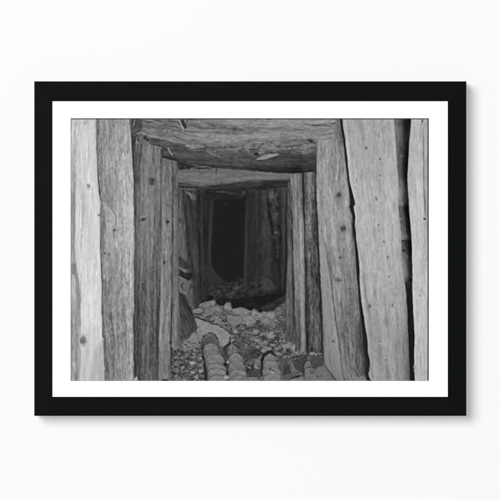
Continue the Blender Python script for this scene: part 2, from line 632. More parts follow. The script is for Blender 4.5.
def paint():
    rnd = np.random.RandomState(11)
    # ---------- the dark heading and the inner sets
    CAN[:] = 46
    shape([(178, 183), (302, 183), (302, 312), (178, 312)], 50, fine=3, coarse=4, speck=1.2)
    # far posts left of the opening
    plank([(185, 197), (300, 199)], [(185, 209), (300, 208)], 186, 300, 50, fine=3.5, coarse=4, speck=1.5)
    plank([(196, 211), (225, 209.5), (249, 207.5), (300, 207)], [(196, 214), (225, 212.5), (249, 211), (300, 212)], 196, 300, 57,
          [(0, -4), (0.5, 5), (1, -6)], fine=3, coarse=3, speck=1.5, jit=0.7)
    # the black opening
    shape([(213.6, 199), (245, 197), (245, 283), (228, 283), (222, 279), (216, 273), (212, 266), (211, 250), (213, 225)], 36.5,
          fine=0.8, coarse=0.8, speck=0.5, soft=2.2, jit=0.5)
    # head pieces over the opening
    beam([(196, 187), (250, 186)], [(196, 197.5), (213, 200), (245, 198), (250, 196)], 196, 272, 44, fine=3, coarse=4, speck=1.2, soft=2)
    stroke([(213, 206.8), (222, 207.5), (240, 206.5)], 1.2, 43, 0.7)
    spot(226.3, 204.3, 1.7, 1.2, 58, 0.6)
    stroke([(217, 191.5), (224, 192), (230, 193.2), (236, 194)], 2.0, 74, 0.8, 1.2, taper=True)
    stroke([(236, 190), (243, 190.5)], 1.5, 66, 0.5)
    spot(243.5, 193, 1.6, 2.2, 84, 0.7, 0.6)
    spot(241, 196, 2.2, 1.2, 70, 0.5, 0.6)
    spot(246, 198.5, 2, 2, 33, 0.8, 0.6)
    # slope of muck at the foot of the opening
    rubble(tile(190, 249, (120, 110), (165, 135), (200, 190), (250, 232), (300, 256), (345, 228), (400, 216), (500, 250), (500, 420), (190, 420), (130, 330)),
           4.5, 44, 74, 36, 0.2, 1.5, soft=1.6, tilt=6, tex=5)
    shape(tile(190, 249, (125, 100), (170, 140), (205, 200), (255, 240), (240, 270), (150, 265), (125, 220)), 57, ang=-40, fine=4, coarse=4, soft=1.5)
    for a, b, r, tn in ((355, 298, 2.2, 92), (325, 335, 2.8, 84), (395, 355, 2.2, 76), (205, 345, 1.6, 72), (205, 320, 1.4, 74), (180, 325, 2.5, 66),
                        (310, 262, 1.8, 70), (460, 320, 2.2, 66), (250, 290, 1.6, 66)):
        spot(190 + a * .132, 249 + b * .132, r, r * 0.62, tn, 0.8, 0.45, ang=-12)
    # right-hand far timbers
    plank([(190, 246.5), (225, 245.2), (265, 243.5), (290, 243)], [(190, 247.8), (225, 248), (265, 246.8), (290, 249)], 197, 290, 60,
          [(0, -4), (0.4, 6), (1, -6)], fine=3, coarse=3, speck=1.5)
    plank([(190, 247.4), (290, 246.6)], [(190, 257), (290, 253)], 188, 292, 50, [(0, 2), (0.5, -2), (0.8, 4), (1, -4)], fine=5, coarse=3, speck=1)
    plank([(190, 255), (290, 253.5)], [(190, 262), (290, 260)], 190, 294, 56, [(0, -8), (0.3, 4), (1, -6)], fine=4, coarse=3, speck=1.5)
    plank([(190, 259), (290, 259)], [(190, 269), (249, 273), (290, 273)], 190, 296, 60, [(0, -12), (0.2, 2), (0.8, 3), (1, -8)], fine=4, coarse=6, speck=3.5)
    stroke([(254.5, 262.3), (258, 262), (262, 262.2)], 1.2, 36, 0.7)
    plank([(190, 276), (300, 277)], [(190, 287), (300, 286)], 186, 312, 56, [(0, -10), (0.3, 0), (0.75, 12), (1, -8)], [(186, 6), (230, 0), (300, -6)],
          fine=4, coarse=5, speck=2)
    stroke([(281, 250), (282.5, 270), (283, 294)], 1.4, 68, 0.6)
    stroke([(275.3, 255), (277.5, 275), (278, 292)], 1.4, 66, 0.6)
    # crooked pale-topped post
    plank([(188, 267.5), (205, 268.5), (225, 272), (249, 275), (262, 276)], [(188, 279), (205, 278.5), (225, 279.5), (249, 281), (262, 280)], 188, 262, 66,
          [(0, -16), (0.3, 8), (0.75, 6), (1, -14)], [(188, 4), (205, 4), (240, -4), (262, -18)], jit=1.0, fine=6, coarse=9, speck=8)
    stroke([(267.3, 197), (268.3, 210), (271.5, 225), (274.6, 245), (276, 262)], 2.0, 33, 0.9, 1.2)
    for k in range(70):
        y = 193 + rnd.rand() ** 1.3 * 66
        x = curve([(190, 273), (225, 275.6), (262, 278)], y) + rnd.randn() * 2.2
        spot(x, y, 0.6 + rnd.rand() * 0.8, 0.7 + rnd.rand() * 1.5, 46 if rnd.rand() < 0.5 else 98 - (y - 193) * 0.4, 0.38, 0.7, jit=0.6)
    spot(271.4, 195.4, 2.4, 3.0, 96, 0.6, 0.9, jit=0.9)
    spot(270.6, 196.8, 1.2, 1.5, 122, 0.6, 0.7, jit=0.8)
    spot(275.2, 232.8, 1.2, 1.4, 112, 0.8, 0.6)
    stroke([(273.5, 206), (275, 212), (276, 219)], 1.0, 100, 0.6)
    stroke([(267.5, 195), (270, 190.5), (274, 189), (278.5, 191)], 1.0, 42, 0.7)
    # small pile right, and ditch
    rubble(tile(250, 249, (0, 240), (60, 270), (95, 205), (150, 215), (195, 300), (160, 330), (60, 350), (0, 360)), 3.6, 48, 78, 36, 0.2, 1.4, tilt=6, tex=6, soft=1.5)
    shape(tile(250, 249, (90, 225), (150, 225), (195, 300), (130, 310), (90, 280)), 68, grad=(-0.2, -0.5), fine=4, coarse=6, speck=4, soft=1.5)
    shape([(208, 302.5), (214, 303), (222, 299), (240, 297), (258, 297), (275, 292.5), (286, 288), (287, 300), (281, 308), (268, 312), (256, 316), (236, 311), (216, 306.5)],
          36, iso=True, fine=2, coarse=5, speck=3, soft=4, jit=1.3)
    shape(tile(250, 249, (80, 440), (180, 395), (270, 350), (270, 430), (215, 470), (110, 480)), 54, ang=70, fine=5, coarse=6, speck=3, soft=1.5)
    shape(tile(190, 249, (70, 400), (110, 368), (165, 350), (188, 372), (130, 392)), 36, fine=2, soft=1.5)

    # ---------- left-hand inner timbers (dim)
    plank([(190, 178), (330, 179)], [(190, 199), (262, 201), (300, 200)], 184, 312, 58, [(0, 0), (0.4, 2), (0.9, -8), (1, -10)], fine=6, coarse=9, speck=3,
          knots=((194, 243, 2),))
    # posts stepping back
    plank([(186, 190), (225, 191.5), (260, 194), (315, 199)], [(186, 197.5), (225, 198.5), (260, 201), (315, 201.5)], 186, 316, 66,
          [(0, -14), (0.4, 8), (1, -12)], fine=7, coarse=8, speck=3, jit=0.7)
    plank([(189, 198.5), (300, 199.5)], [(189, 206), (300, 207)], 189, 300, 52, [(0, -14), (0.4, 8), (1, -8)], fine=5, coarse=5, speck=2)
    # slanted near board with the burl
    plank([(188, 177), (330, 178)], [(188, 182), (215, 186), (249, 190), (290, 195), (322, 197)], 187, 345, 88,
          [(0, -8), (0.35, 6), (0.7, -4), (1, -14)], [(187, -16), (205, -10), (240, 0), (300, 2), (330, -10)], fine=8, coarse=10, speck=3, jit=0.4)
    stroke([(184.8, 200), (186.3, 225), (188.5, 243), (191.5, 265), (194, 290)], 1.7, 42, 0.85, 1.2)
    stroke([(188, 202), (190.5, 222), (194, 250), (197.5, 290)], 1.6, 92, 0.5, 1.5)
    stroke([(193, 249), (195.5, 275), (197, 300), (199.5, 314)], 1.5, 104, 0.6, 1.2)
    stroke([(195.5, 262), (196.6, 285), (198, 312)], 1.2, 52, 0.7, 1.2)
    # burl
    shape(tile(130, 249, (372, 50), (410, 85), (470, 130), (462, 170), (400, 150), (370, 130)), 62, ang=-35, fine=10, coarse=8, soft=1.2)
    for k in range(4):
        stroke(tile(130, 249, (374, 48 + k * 15), (398, 72 + k * 13), (415, 96 + k * 12)), 1.0, 50 if k % 2 else 84, 0.75)
    shape(tile(130, 249, (370, 160), (420, 182), (475, 172), (465, 225), (440, 240), (400, 218), (370, 200)), 43, fine=5, coarse=4, soft=1.2)
    stroke(tile(130, 249, (375, 140), (420, 160), (455, 150), (466, 158)), 2.0, 98, 0.7)
    stroke(tile(130, 249, (400, 190), (430, 205), (455, 215)), 1.0, 70, 0.7)
    shape(tile(130, 249, (372, 205), (405, 225), (445, 245), (465, 290), (455, 330), (390, 320), (378, 270)), 96, fine=8, coarse=8, soft=1.2, grad=(-0.8, 0))
    stroke(tile(130, 249, (372, 210), (400, 228), (385, 262), (380, 300), (390, 330)), 1.6, 128, 0.75)
    stroke(tile(130, 249, (395, 255), (388, 285), (400, 305)), 2.4, 56, 0.8)
    stroke(tile(130, 249, (455, 260), (470, 285), (455, 300)), 1.5, 56, 0.8)
    stroke(tile(130, 249, (385, 315), (420, 385), (465, 460)), 1.6, 116, 0.6)
    stroke(tile(130, 249, (385, 350), (415, 420), (440, 470)), 2.0, 50, 0.6)
    # roof bits by the cap
    stroke([(178, 186), (185, 186.6), (196, 187.4)], 2.4, 44, 0.9)
    stroke([(180.5, 188.6), (188, 189), (197, 189.5)], 1.9, 98, 0.75)
    stroke([(184, 191), (190, 194.5), (193, 199), (196, 197.5)], 2.0, 110, 0.75)
    shape(tile(130, 183, (430, 60), (500, 90), (500, 130), (470, 128)), 96, fine=8, soft=1)
    stroke([(198.5, 193), (199, 207)], 2.0, 38, 0.7, 1.5)
    stroke([(193, 203), (195.5, 212)], 2.0, 50, 0.7)

    w = window(183, 284, 189, 309)
    sub = CAN[w[0], w[1]]
    al = sstep((np.minimum(np.minimum(w[2] - 184, 283 - w[2]), np.minimum(w[3] - 190, 308 - w[3]))) / 5)
    CAN[w[0], w[1]] = sub + (blur(sub, 1.15) * 0.9 - sub) * al
    # ---------- floor: rubble and muck
    FLOOR = [(176, 300), (196, 312), (199, 304), (206, 303.5), (214, 300.5), (217, 304.5), (224, 306.5), (226, 302.5), (231, 303.2), (232.5, 308.5),
             (241, 307), (252, 311.5), (256, 309.5), (262, 313.5), (268, 311), (274, 311), (279, 306), (286, 300), (300, 330), (330, 350), (330, 383), (170, 383)]
    shape(FLOOR, 88, iso=True, fine=7, coarse=9, speck=8, soft=1.0, jit=0.6)
    stones([(198, 308), (282, 312), (290, 342), (226, 342), (212, 322), (198, 316)], 110, 2.0, 7.0, 94, 126, 21, dark=50, tex=5)
    stones([(174, 343), (192, 343), (214, 350), (214, 386), (170, 386)], 560, 0.8, 3.4, 72, 138, 22, dark=50, tex=9)
    stones([(246, 334), (290, 332), (306, 345), (308, 356), (290, 364), (262, 356), (244, 350)], 190, 1.1, 4.6, 86, 142, 23, dark=46, tex=10)
    stones([(224, 334), (252, 336), (252, 352), (232, 352)], 90, 0.7, 2.8, 82, 128, 24, dark=52, tex=8)
    crevices(FLOOR, 0.14, 0.4, 0.05)
    # slabs of the middle ground
    for pts, tn in ((tile(190, 249, (70, 415), (125, 398), (188, 388), (192, 420), (130, 450), (75, 440)), 106),
                    (tile(190, 249, (255, 430), (275, 405), (308, 410), (318, 470), (262, 460)), 112),
                    (tile(190, 249, (318, 455), (392, 440), (468, 476), (440, 500), (330, 500)), 110),
                    (tile(190, 249, (100, 450), (215, 425), (250, 470), (240, 500), (110, 500)), 102),
                    (tile(250, 249, (0, 470), (32, 452), (75, 495), (20, 520)), 112),
                    (tile(250, 249, (80, 492), (180, 468), (195, 500), (170, 540), (90, 530)), 116),
                    (tile(190, 315, (280, 0), (400, 10), (400, 60), (330, 90), (280, 50)), 104),
                    (tile(190, 315, (400, 20), (440, 0), (500, 10), (500, 70), (430, 90)), 112),
                    (tile(250, 315, (60, 20), (130, 10), (180, 60), (110, 90)), 104)):
        shape(pts, tn + 8, grad=(0.25, -0.6), iso=True, fine=5, coarse=6, speck=4, soft=0.9, edge=-16, edgew=0.9)
    stroke(tile(250, 315, (80, 50), (130, 85), (200, 110)), 0.8, 66, 0.8)
    stroke(tile(250, 315, (20, 10), (60, 60), (110, 90)), 0.8, 68, 0.7)
    stroke(tile(250, 315, (0, 140), (60, 160), (150, 175), (230, 180)), 1.6, 66, 0.6, 1.5)
    for a, b, rx, ry, tn in ((45, 130, 4.2, 2.0, 128), (160, 158, 5.2, 3.2, 136), (285, 225, 5.4, 3.6, 138), (340, 258, 4.6, 4.8, 140), (215, 255, 3.4, 2.2, 122),
                             (60, 205, 3.6, 1.6, 120), (110, 215, 4.0, 2.0, 118), (215, 300, 4.0, 2.2, 124), (350, 300, 6.0, 2.2, 126), (180, 230, 3.0, 1.6, 124),
                             (290, 180, 2.0, 1.3, 118), (60, 245, 4, 1.6, 120), (420, 290, 2.0, 1.6, 118), (455, 255, 3, 2.4, 106), (260, 200, 2.6, 1.6, 110),
                             (200, 130, 3.0, 2.0, 104), (225, 60, 2.4, 2.6, 96), (300, 320, 3.6, 1.6, 114), (480, 295, 2.4, 1.4, 122)):
        x, y = 250 + a * .132, 315 + b * .132
        spot(x + 0.7, y + 0.9, rx * 1.12, ry * 1.15, 52, 0.7, 0.4, -10, 1.0)
        spot(x, y, rx, ry, tn - 4, 0.8, 0.35, -10, 1.1)
        spot(x - rx * 0.2, y - ry * 0.3, rx * 0.5, ry * 0.4, tn + 10, 0.6, 0.5, -20, 1.0)
        spot(x + rx * 0.25, y + ry * 0.4, rx * 0.6, ry * 0.45, tn - 16, 0.6, 0.5, -10, 0.5)
    stroke(tile(250, 315, (262, 45), (262, 100), (250, 150)), 1.6, 48, 0.8)
    stroke(tile(250, 315, (205, 30), (235, 60), (210, 85)), 1.2, 52, 0.7)
    crevices([(174, 345), (214, 350), (214, 386), (170, 386)], 0.22, 0.45, 0.07)
    crevices([(240, 334), (306, 334), (308, 362), (244, 362)], 0.16, 0.3, 0.045)
    crevices([(190, 300), (285, 296), (285, 340), (226, 338)], 0.11, 0.42, 0.028, seed=613)
    # sandy apron beside the pipes
    shape(tile(190, 315, (15, 18), (70, 28), (150, 60), (215, 82), (265, 108), (312, 150), (312, 205), (255, 238), (225, 235), (205, 190), (150, 145), (100, 155),
               (95, 215), (60, 260), (0, 280), (-50, 270), (-70, 225), (0, 165), (40, 120), (60, 90)), 122, iso=True,
          fine=6, coarse=7, speck=7, soft=3.0, jit=1.3)
    shape(tile(190, 315, (160, 90), (225, 95), (300, 150), (300, 200), (255, 230), (225, 200), (180, 140)), 130, iso=True, fine=9, coarse=4, speck=9, soft=3, alpha=0.8)
    stones([(178, 342), (196, 341), (206, 344), (204, 352), (176, 352)], 60, 0.7, 2.2, 70, 130, 27, dark=56, tex=8)
    shape([(179, 292), (187, 296), (192, 312), (197.6, 329), (192, 333), (185.4, 338.4), (181, 335), (178.6, 318)], 66, ang=-26, fine=10, coarse=9, speck=4, soft=1.2)
    for k in range(13):
        x = 179.5 + k * 1.1
        y = 297 + k * 2.1
        stroke([(x, y), (x + 3.5, y + 9), (x + 8 - k * 0.2, y + 17)], 0.9, 100 if k % 3 == 0 else 40, 0.55, 0.9, 0.5)
    stroke([(191, 306), (194, 318), (197.6, 328)], 1.4, 48, 0.6)
    stroke(tile(190, 315, (12, 14), (70, 24), (130, 46)), 1.3, 46, 0.95)
    stroke(tile(190, 315, (130, 48), (165, 68), (215, 76), (245, 98), (285, 122), (314, 150)), 1.7, 40, 0.95)
    stroke(tile(190, 315, (235, 100), (262, 114)), 1.6, 150, 0.7)
    stroke(tile(190, 315, (300, 165), (305, 195), (290, 212)), 1.8, 46, 0.9)
    for a, b, rr, tn in ((20, 360, 3.0, 124), (80, 425, 3.6, 120), (20, 430, 2.6, 126), (85, 385, 2.6, 112), (-60, 400, 2.6, 116), (50, 478, 3.0, 120)):
        x, y = 190 + a * .132, 315 + b * .132
        stones([(x - 1, y - 1), (x + 1, y - 1), (x + 1, y + 1), (x - 1, y + 1)], 1, rr, rr + 0.3, tn, tn + 6, 70 + a % 7, dark=50, flat=0.75, tex=8)
    # ground between the pipes
    rubble([(226, 352), (262, 350), (262, 383), (226, 383)], 5.5, 70, 110, 48, 0.2, 1.4, tilt=12, tex=8, soft=2)
    shape(tile(250, 315, (-40, 255), (10, 235), (60, 265), (70, 310), (10, 325), (-40, 320)), 74, iso=True, fine=6, coarse=7, speck=6, soft=5, jit=1.2)
    shape(tile(250, 315, (0, 345), (85, 325), (85, 385), (0, 400)), 104, iso=True, fine=5, soft=1)
    shape(tile(250, 315, (0, 420), (60, 385), (90, 430), (90, 470), (0, 480)), 74, iso=True, fine=5, coarse=5, soft=1)
    spot(250 + 45 * .132, 315 + 398 * .132, 2.8, 1.5, 132, 0.9, 0.4, 20)
    beam([(247, 377.6), (264, 377)], [(247, 382), (264, 382)], 246, 264.5, 112, [(0, 12), (0.2, 0)], fine=4)
    stroke([(247, 376.6), (264, 376.2)], 1.0, 46, 0.8)
    shape(tile(190, 315, (415, 380), (470, 365), (490, 395), (430, 440)), 62, fine=3, soft=1)
    stroke(tile(190, 315, (430, 445), (470, 420), (500, 400)), 1.0, 44, 0.8)

    stones([(228, 350), (262, 350), (262, 384), (228, 384)], 40, 0.8, 3.2, 74, 118, 31, dark=44, tex=8)
    stones([(276, 352), (296, 352), (300, 384), (280, 384)], 60, 0.8, 2.6, 76, 124, 32, dark=44, tex=8)
    crevices([(226, 344), (322, 350), (322, 386), (226, 386)], 0.18, 0.42, 0.06)
    # ---------- ribbed pipes lying on the floor
    def pipe(centres, tone, dark, ribs, arcs=1.0):
        n = len(centres)
        for i, (cx, cy, rx, ry) in enumerate(centres):
            cx, ry = cx + rnd.randn() * 0.35, ry * (0.85 + 0.3 * rnd.rand())
            body = [(cx + rx * math.cos(q), cy - ry * math.sin(q)) for q in np.linspace(0, math.pi, 14)]
            nx, ny, nrx, _ = centres[min(i + 1, n - 1)]
            low = cy + (26 if i == n - 1 else (ny - cy) + 5)
            body += [(nx - nrx, low), (nx + nrx, low)]
            shape(body, tone + 5 + ribs[i % len(ribs)], iso=True, jit=0.9, soft=0.9, grad=(-0.15, -0.5), fine=6, coarse=7, speck=7)
            for sd, dk in ((-1, 0.34), (1, 0.26)):
                stroke([(cx + sd * rx * 0.95, cy - ry * 0.2), (nx + sd * nrx * 0.95, low)], rx * 0.5, 58, dk, rx * 0.6, 0.3)
            arc = [(cx + rx * math.cos(q), cy - ry * math.sin(q)) for q in np.linspace(0.15, math.pi - 0.05, 12)]
            stroke(arc, 0.9 + 0.7 * (i < 2), dark, (0.85 if i < 2 else 0.6) * arcs, 0.9, 0.9)
            stroke([(x + .15, y + 1.4) for x, y in arc[2:-2]], 1.1, tone + 34, 0.5, 1.4, 0.8)

    shape(tile(190, 315, (95, 200), (110, 235), (100, 300), (125, 360), (140, 500), (110, 500), (105, 380), (85, 260)), 40, soft=1.4, fine=2)
    pipe([(190 + a * .132, 315 + b * .132, rx, ry) for a, b, rx, ry in
          ((155, 205, 8.0, 7.6), (160, 266, 8.0, 7.4), (192, 350, 9.0, 8.2), (200, 412, 9.4, 6.6), (207, 452, 9.4, 6.0), (214, 492, 9.4, 5.6))],
         106, 38, (-24, -4, 4, 2, 4, 0, 4))
    shape(tile(190, 315, (105, 190), (125, 165), (160, 156), (190, 166), (212, 200), (205, 225), (150, 215), (105, 232)), 82, iso=True, fine=3, coarse=4, soft=1.4, grad=(0.4, -0.4))
    shape(tile(190, 315, (250, 255), (305, 210), (315, 215), (310, 300), (280, 345), (262, 320)), 70, fine=4, soft=1.2)
    shape(tile(190, 315, (262, 340), (300, 350), (310, 470), (270, 480), (285, 400)), 44, fine=3, soft=1.3)
    pipe([(190 + a * .132, 315 + b * .132, rx, ry) for a, b, rx, ry in
          ((325, 280, 4.8, 8.4), (345, 345, 7.2, 7.6), (355, 405, 8.2, 6.4), (364, 455, 8.9, 5.8), (370, 500, 9.2, 5.2))],
         104, 60, (-6, 2, 0, 4, 2, 0), 0.75)
    stroke(tile(190, 315, (250, 262), (275, 232), (312, 208)), 2.0, 38, 0.9)
    stroke(tile(190, 315, (322, 215), (345, 232), (378, 250)), 1.8, 40, 0.9)
    stroke(tile(190, 315, (316, 190), (317, 260)), 1.0, 134, 0.7)
    stroke(tile(190, 315, (322, 215), (324, 300)), 1.0, 66, 0.5)
    spot(190 + 285 * .132, 315 + 358 * .132, 1.5, 1.6, 150, 0.9, 0.5)
    spot(190 + 275 * .132, 315 + 472 * .132, 2.6, 1.8, 160, 0.9, 0.4)
    spot(190 + 265 * .132, 315 + 375 * .132, 1.6, 1.8, 36, 0.9, 0.5)
    # third pipe
    shape(tile(250, 315, (82, 450), (82, 340), (100, 295), (135, 272), (175, 280), (200, 310), (150, 330), (110, 380), (100, 470)), 38, soft=1.3, fine=2)
    pipe([(250 + a * .132, 315 + b * .132, rx, ry) for a, b, rx, ry in
          ((150, 350, 6.6, 7.4), (158, 398, 8.0, 7.2), (170, 448, 9.4, 6.6), (182, 495, 10.6, 6.0))],
         106, 74, (0, 2, -2, 2, 0), 0.7)
    stroke(tile(250, 315, (96, 420), (92, 360), (110, 312), (145, 290), (180, 300), (200, 318)), 1.7, 40, 0.85, 1.2)
    shape(tile(250, 315, (215, 330), (320, 330), (340, 400), (330, 470), (230, 490), (240, 400)), 86, iso=True, fine=4, coarse=8, speck=9, soft=2.5)
    shape(tile(250, 315, (250, 390), (300, 380), (310, 440), (250, 460)), 62, iso=True, fine=3, coarse=5, speck=5, soft=2)
    spot(250 + 168 * .132, 315 + 435 * .132, 1.4, 1.4, 160, 0.8, 0.6)
    spot(250 + 155 * .132, 315 + 412 * .132, 1.3, 1.0, 52, 0.8, 0.6)
    spot(250 + 172 * .132, 315 + 420 * .132, 0.9, 0.9, 56, 0.7, 0.6)
    stroke(tile(250, 315, (310, 365), (335, 405), (358, 430)), 1.2, 140, 0.7)
    # box-like gap and fourth pipe
    shape(tile(250, 315, (318, 348), (420, 325), (420, 360), (405, 395), (405, 440), (365, 435), (335, 400)), 70, iso=True, fine=3, coarse=4, soft=1.1)
    stroke(tile(250, 315, (318, 346), (370, 338), (425, 322)), 1.2, 40, 0.85)
    stroke(tile(250, 315, (310, 480), (350, 470), (400, 458)), 2.2, 36, 0.9)
    shape(tile(250, 315, (310, 500), (320, 485), (410, 465), (415, 510), (310, 510)), 110, fine=4, soft=1)
    pipe([(250 + a * .132, 315 + b * .132, rx, ry) for a, b, rx, ry in
          ((450, 395, 5.6, 6.6), (462, 430, 6.8, 4.4), (470, 470, 7.6, 3.6))], 102, 56, (0, 4, 0))
    stroke(tile(250, 315, (412, 470), (402, 400), (415, 355), (440, 345)), 1.4, 40, 0.85)
    shape(tile(250, 315, (455, 325), (500, 300), (500, 420), (470, 400)), 64, fine=4, coarse=4, soft=1.5)
    # slabs at the foot of the right wall
    shape(tile(310, 315, (0, 310), (95, 300), (105, 385), (50, 400), (5, 385)), 76, iso=True, fine=4, coarse=6, speck=4, soft=1.5)
    shape(tile(310, 315, (10, 470), (50, 408), (110, 385), (215, 500), (210, 520), (0, 520)), 104, iso=True, fine=4, coarse=6, speck=3, soft=1)
    shape(tile(310, 315, (0, 400), (45, 412), (20, 450), (0, 440)), 92, iso=True, fine=4, soft=1)
    stroke(tile(310, 315, (0, 442), (30, 440), (55, 408)), 1.0, 60, 0.6)
    stroke(tile(310, 315, (45, 462), (70, 475)), 1.6, 52, 0.7)
    for a, b, r in ((15, 290, 2.2), (75, 285, 2.0), (45, 300, 1.3)):
        spot(310 + a * .132, 315 + b * .132, r, r * .7, 134, 0.85, 0.4)

    # ---------- the cap of the second set
    beam([(176, 164), (205, 167), (240, 167), (300, 173)], [(176, 185.5), (190, 186.5), (204, 187.2), (220, 184.8), (240, 182.8), (262, 182.4), (290, 181.5)],
         176.5, 290, 95, [(0, -4), (0.2, 6), (0.7, 2), (0.9, -14), (1, -34)], [(176, 0), (230, 2), (260, -2), (290, -8)],
         fine=6, coarse=7, speck=3, warp=2)
    beam([(200, 187), (220, 185), (240, 183), (290, 181.5)], [(200, 190), (222, 189), (245, 188.5), (290, 187)], 198, 288, 58, [(0, 6), (1, -10)], fine=5, coarse=5, speck=2, soft=1.5)
    stroke([(178, 186.2), (190, 187), (204, 187.4)], 1.2, 46, 0.7)
    shade([(262, 180), (290, 178), (290, 184), (262, 186)], 0.8, 4)
    # ---------- right-hand inner posts
    SL = [(172, 286.5), (240, 286), (300, 284.8)]
    plank([(184, 287.2), (249, 287.2), (280, 286.2), (340, 285)], [(184, 291.6), (249, 292.4), (315, 293.6), (340, 294)], 182, 340, 88,
          [(0, -16), (0.3, 4), (0.7, 4), (1, -22)], [(182, -14), (249, -2), (280, 4), (340, -4)], fine=7, coarse=6, speck=3)
    stroke([(287.2, 184), (285.6, 215), (286.4, 249), (285.4, 275), (283.4, 295)], 1.8, 36, 0.9, 1.0)
    plank([(170, 289.5), (249, 292.6), (315, 294.2), (345, 295.2)], [(170, 302), (205, 302.8), (249, 304.8), (315, 305.6), (352, 306)], 173, 352, 116,
          [(0, -34), (0.15, -8), (0.5, 6), (0.75, 16), (1, -24)], [(173, 2), (215, 4), (240, 8), (315, -4), (352, -16)], fine=11, coarse=9, speck=4, warp=0.6)
    plank([(315, 294), (350, 296)], [(315, 300), (350, 300.4)], 300, 350, 92, [(0, -6), (0.8, 4), (1, -14)], [(300, 14), (320, -10), (350, -18)], fine=8, coarse=6, soft=2.5)
    plank([(170, 304), (249, 305), (315, 306), (352, 306.4)], [(170, 315), (249, 318), (315, 321.5), (352, 322.6)], 168, 353, 98,
          [(0, -20), (0.3, 4), (0.7, 10), (1, -26)], [(168, 10), (215, 4), (250, 0), (300, -10), (345, -26)], fine=12, coarse=10, speck=7, warp=1, jit=0.6)
    for y, x, a, b in ((207, 313.5, 1.6, 3.0), (228, 314.6, 1.8, 3.4), (237, 314, 1.4, 3), (250, 309, 1.0, 2.5)):
        spot(x, y, a, b, 56, 0.65, 0.6)
    stroke([(303, 176), (303.4, 200), (304.6, 230), (305.2, 260), (306, 310), (306.4, 350)], 1.5, 50, 0.85, 1.0)
    stroke([(291.6, 186), (292.2, 220), (292.8, 249), (293.8, 290), (294.6, 330)], 1.3, 46, 0.85, 1.0)

    # ---------- left posts of the first set
    plank([(186, 171.5), (270, 172), (349, 171.5)], [(186, 177.5), (249, 178.4), (285, 178.3), (330, 180), (352, 181)], 160, 349, 103,
          [(0, -6), (0.4, 8), (1, -16)], [(160, -8), (240, 0), (280, 6), (320, 8), (349, 4)], bot=[(170, 347), (176, 350), (181, 346)],
          fine=9, coarse=7, speck=3)
    plank([(159, 160.5), (249, 161), (345, 158), (381, 158)], [(159, 172.6), (249, 172.3), (345, 170.6), (381, 170.5)], 158, 384, 114,
          [(0, -8), (0.25, 12), (0.5, 2), (0.85, 4), (1, -18)], [(158, -10), (200, 0), (260, 2), (320, 4), (381, 2)], fine=11, coarse=9, speck=4,
          knots=((167.6, 221.5, 1.8),))
    plank([(143, 133.5), (381, 133.5)], [(143, 161.5), (200, 161.5), (249, 162), (300, 160), (345, 157.6), (381, 157.8)], 141, 384, 110,
          [(0, -34), (0.08, -20), (0.3, 2), (0.55, 6), (0.85, 2), (1, -10)], [(141, 2), (200, 6), (250, 0), (310, -14), (381, -20)],
          fine=10, coarse=11, speck=4, crack=14, knots=((151.5, 180, 2.4), (142.4, 218.5, 2.0)))
    # bright ridge and wavy check on the left post
    stroke([(161.5, 228), (161.8, 245), (161, 268), (162.4, 290), (162.6, 312), (161, 335)], 2.6, 138, 0.5, 2.0, 0.6)
    stroke([(163.6, 232), (163.8, 262), (163.2, 292), (164.6, 315)], 1.0, 72, 0.6, 1.0, 0.5)
    stroke([(147, 270), (149.6, 277), (149.8, 288), (150.6, 300), (150.3, 315)], 1.1, 64, 0.7, 1.0, 0.6)
    stroke([(146, 272), (148, 280), (148.2, 296), (149, 312), (148.5, 335)], 2.0, 134, 0.4, 1.6, 0.6)
    stroke([(160.9, 146), (161, 165), (160.6, 190)], 1.0, 60, 0.7)
    stroke([(159.6, 146), (159.4, 170)], 1.2, 140, 0.4)
    stroke([(172.4, 186), (172.6, 220), (172.2, 260), (172.2, 300)], 1.0, 62, 0.75)
    stroke([(157.8, 318), (157.4, 345), (156.8, 381)], 1.6, 60, 0.75, 1.2)
    stroke([(155.8, 345), (156.4, 362), (154.6, 381)], 1.3, 128, 0.4)
    stroke([(169.6, 318), (170.6, 345), (170.8, 378)], 1.4, 62, 0.7, 1.2)
    stroke([(146.5, 170), (146.2, 190), (147.6, 230), (147, 262)], 2.2, 128, 0.4, 2.0, 0.6)
    stroke([(157.2, 178), (157.8, 230), (157.4, 250)], 1.0, 74, 0.5, 1.0)
    shape(tile(130, 315, (230, 497), (250, 488), (275, 486), (295, 496), (295, 512), (230, 512)), 30, soft=1.5, fine=2)
    spot(170.6, 342.4, 1.4, 1.6, 48, 0.8, 0.6)
    # dark margin beside the near log
    plank([(135, 131.5), (381, 134)], [(135, 135.8), (250, 137), (381, 136.2)], 135, 384, 70, [(0, -6), (1, 14)], [(135, 0), (200, 6), (260, 12), (381, -4)],
          fine=7, coarse=6, speck=3, soft=1.4)
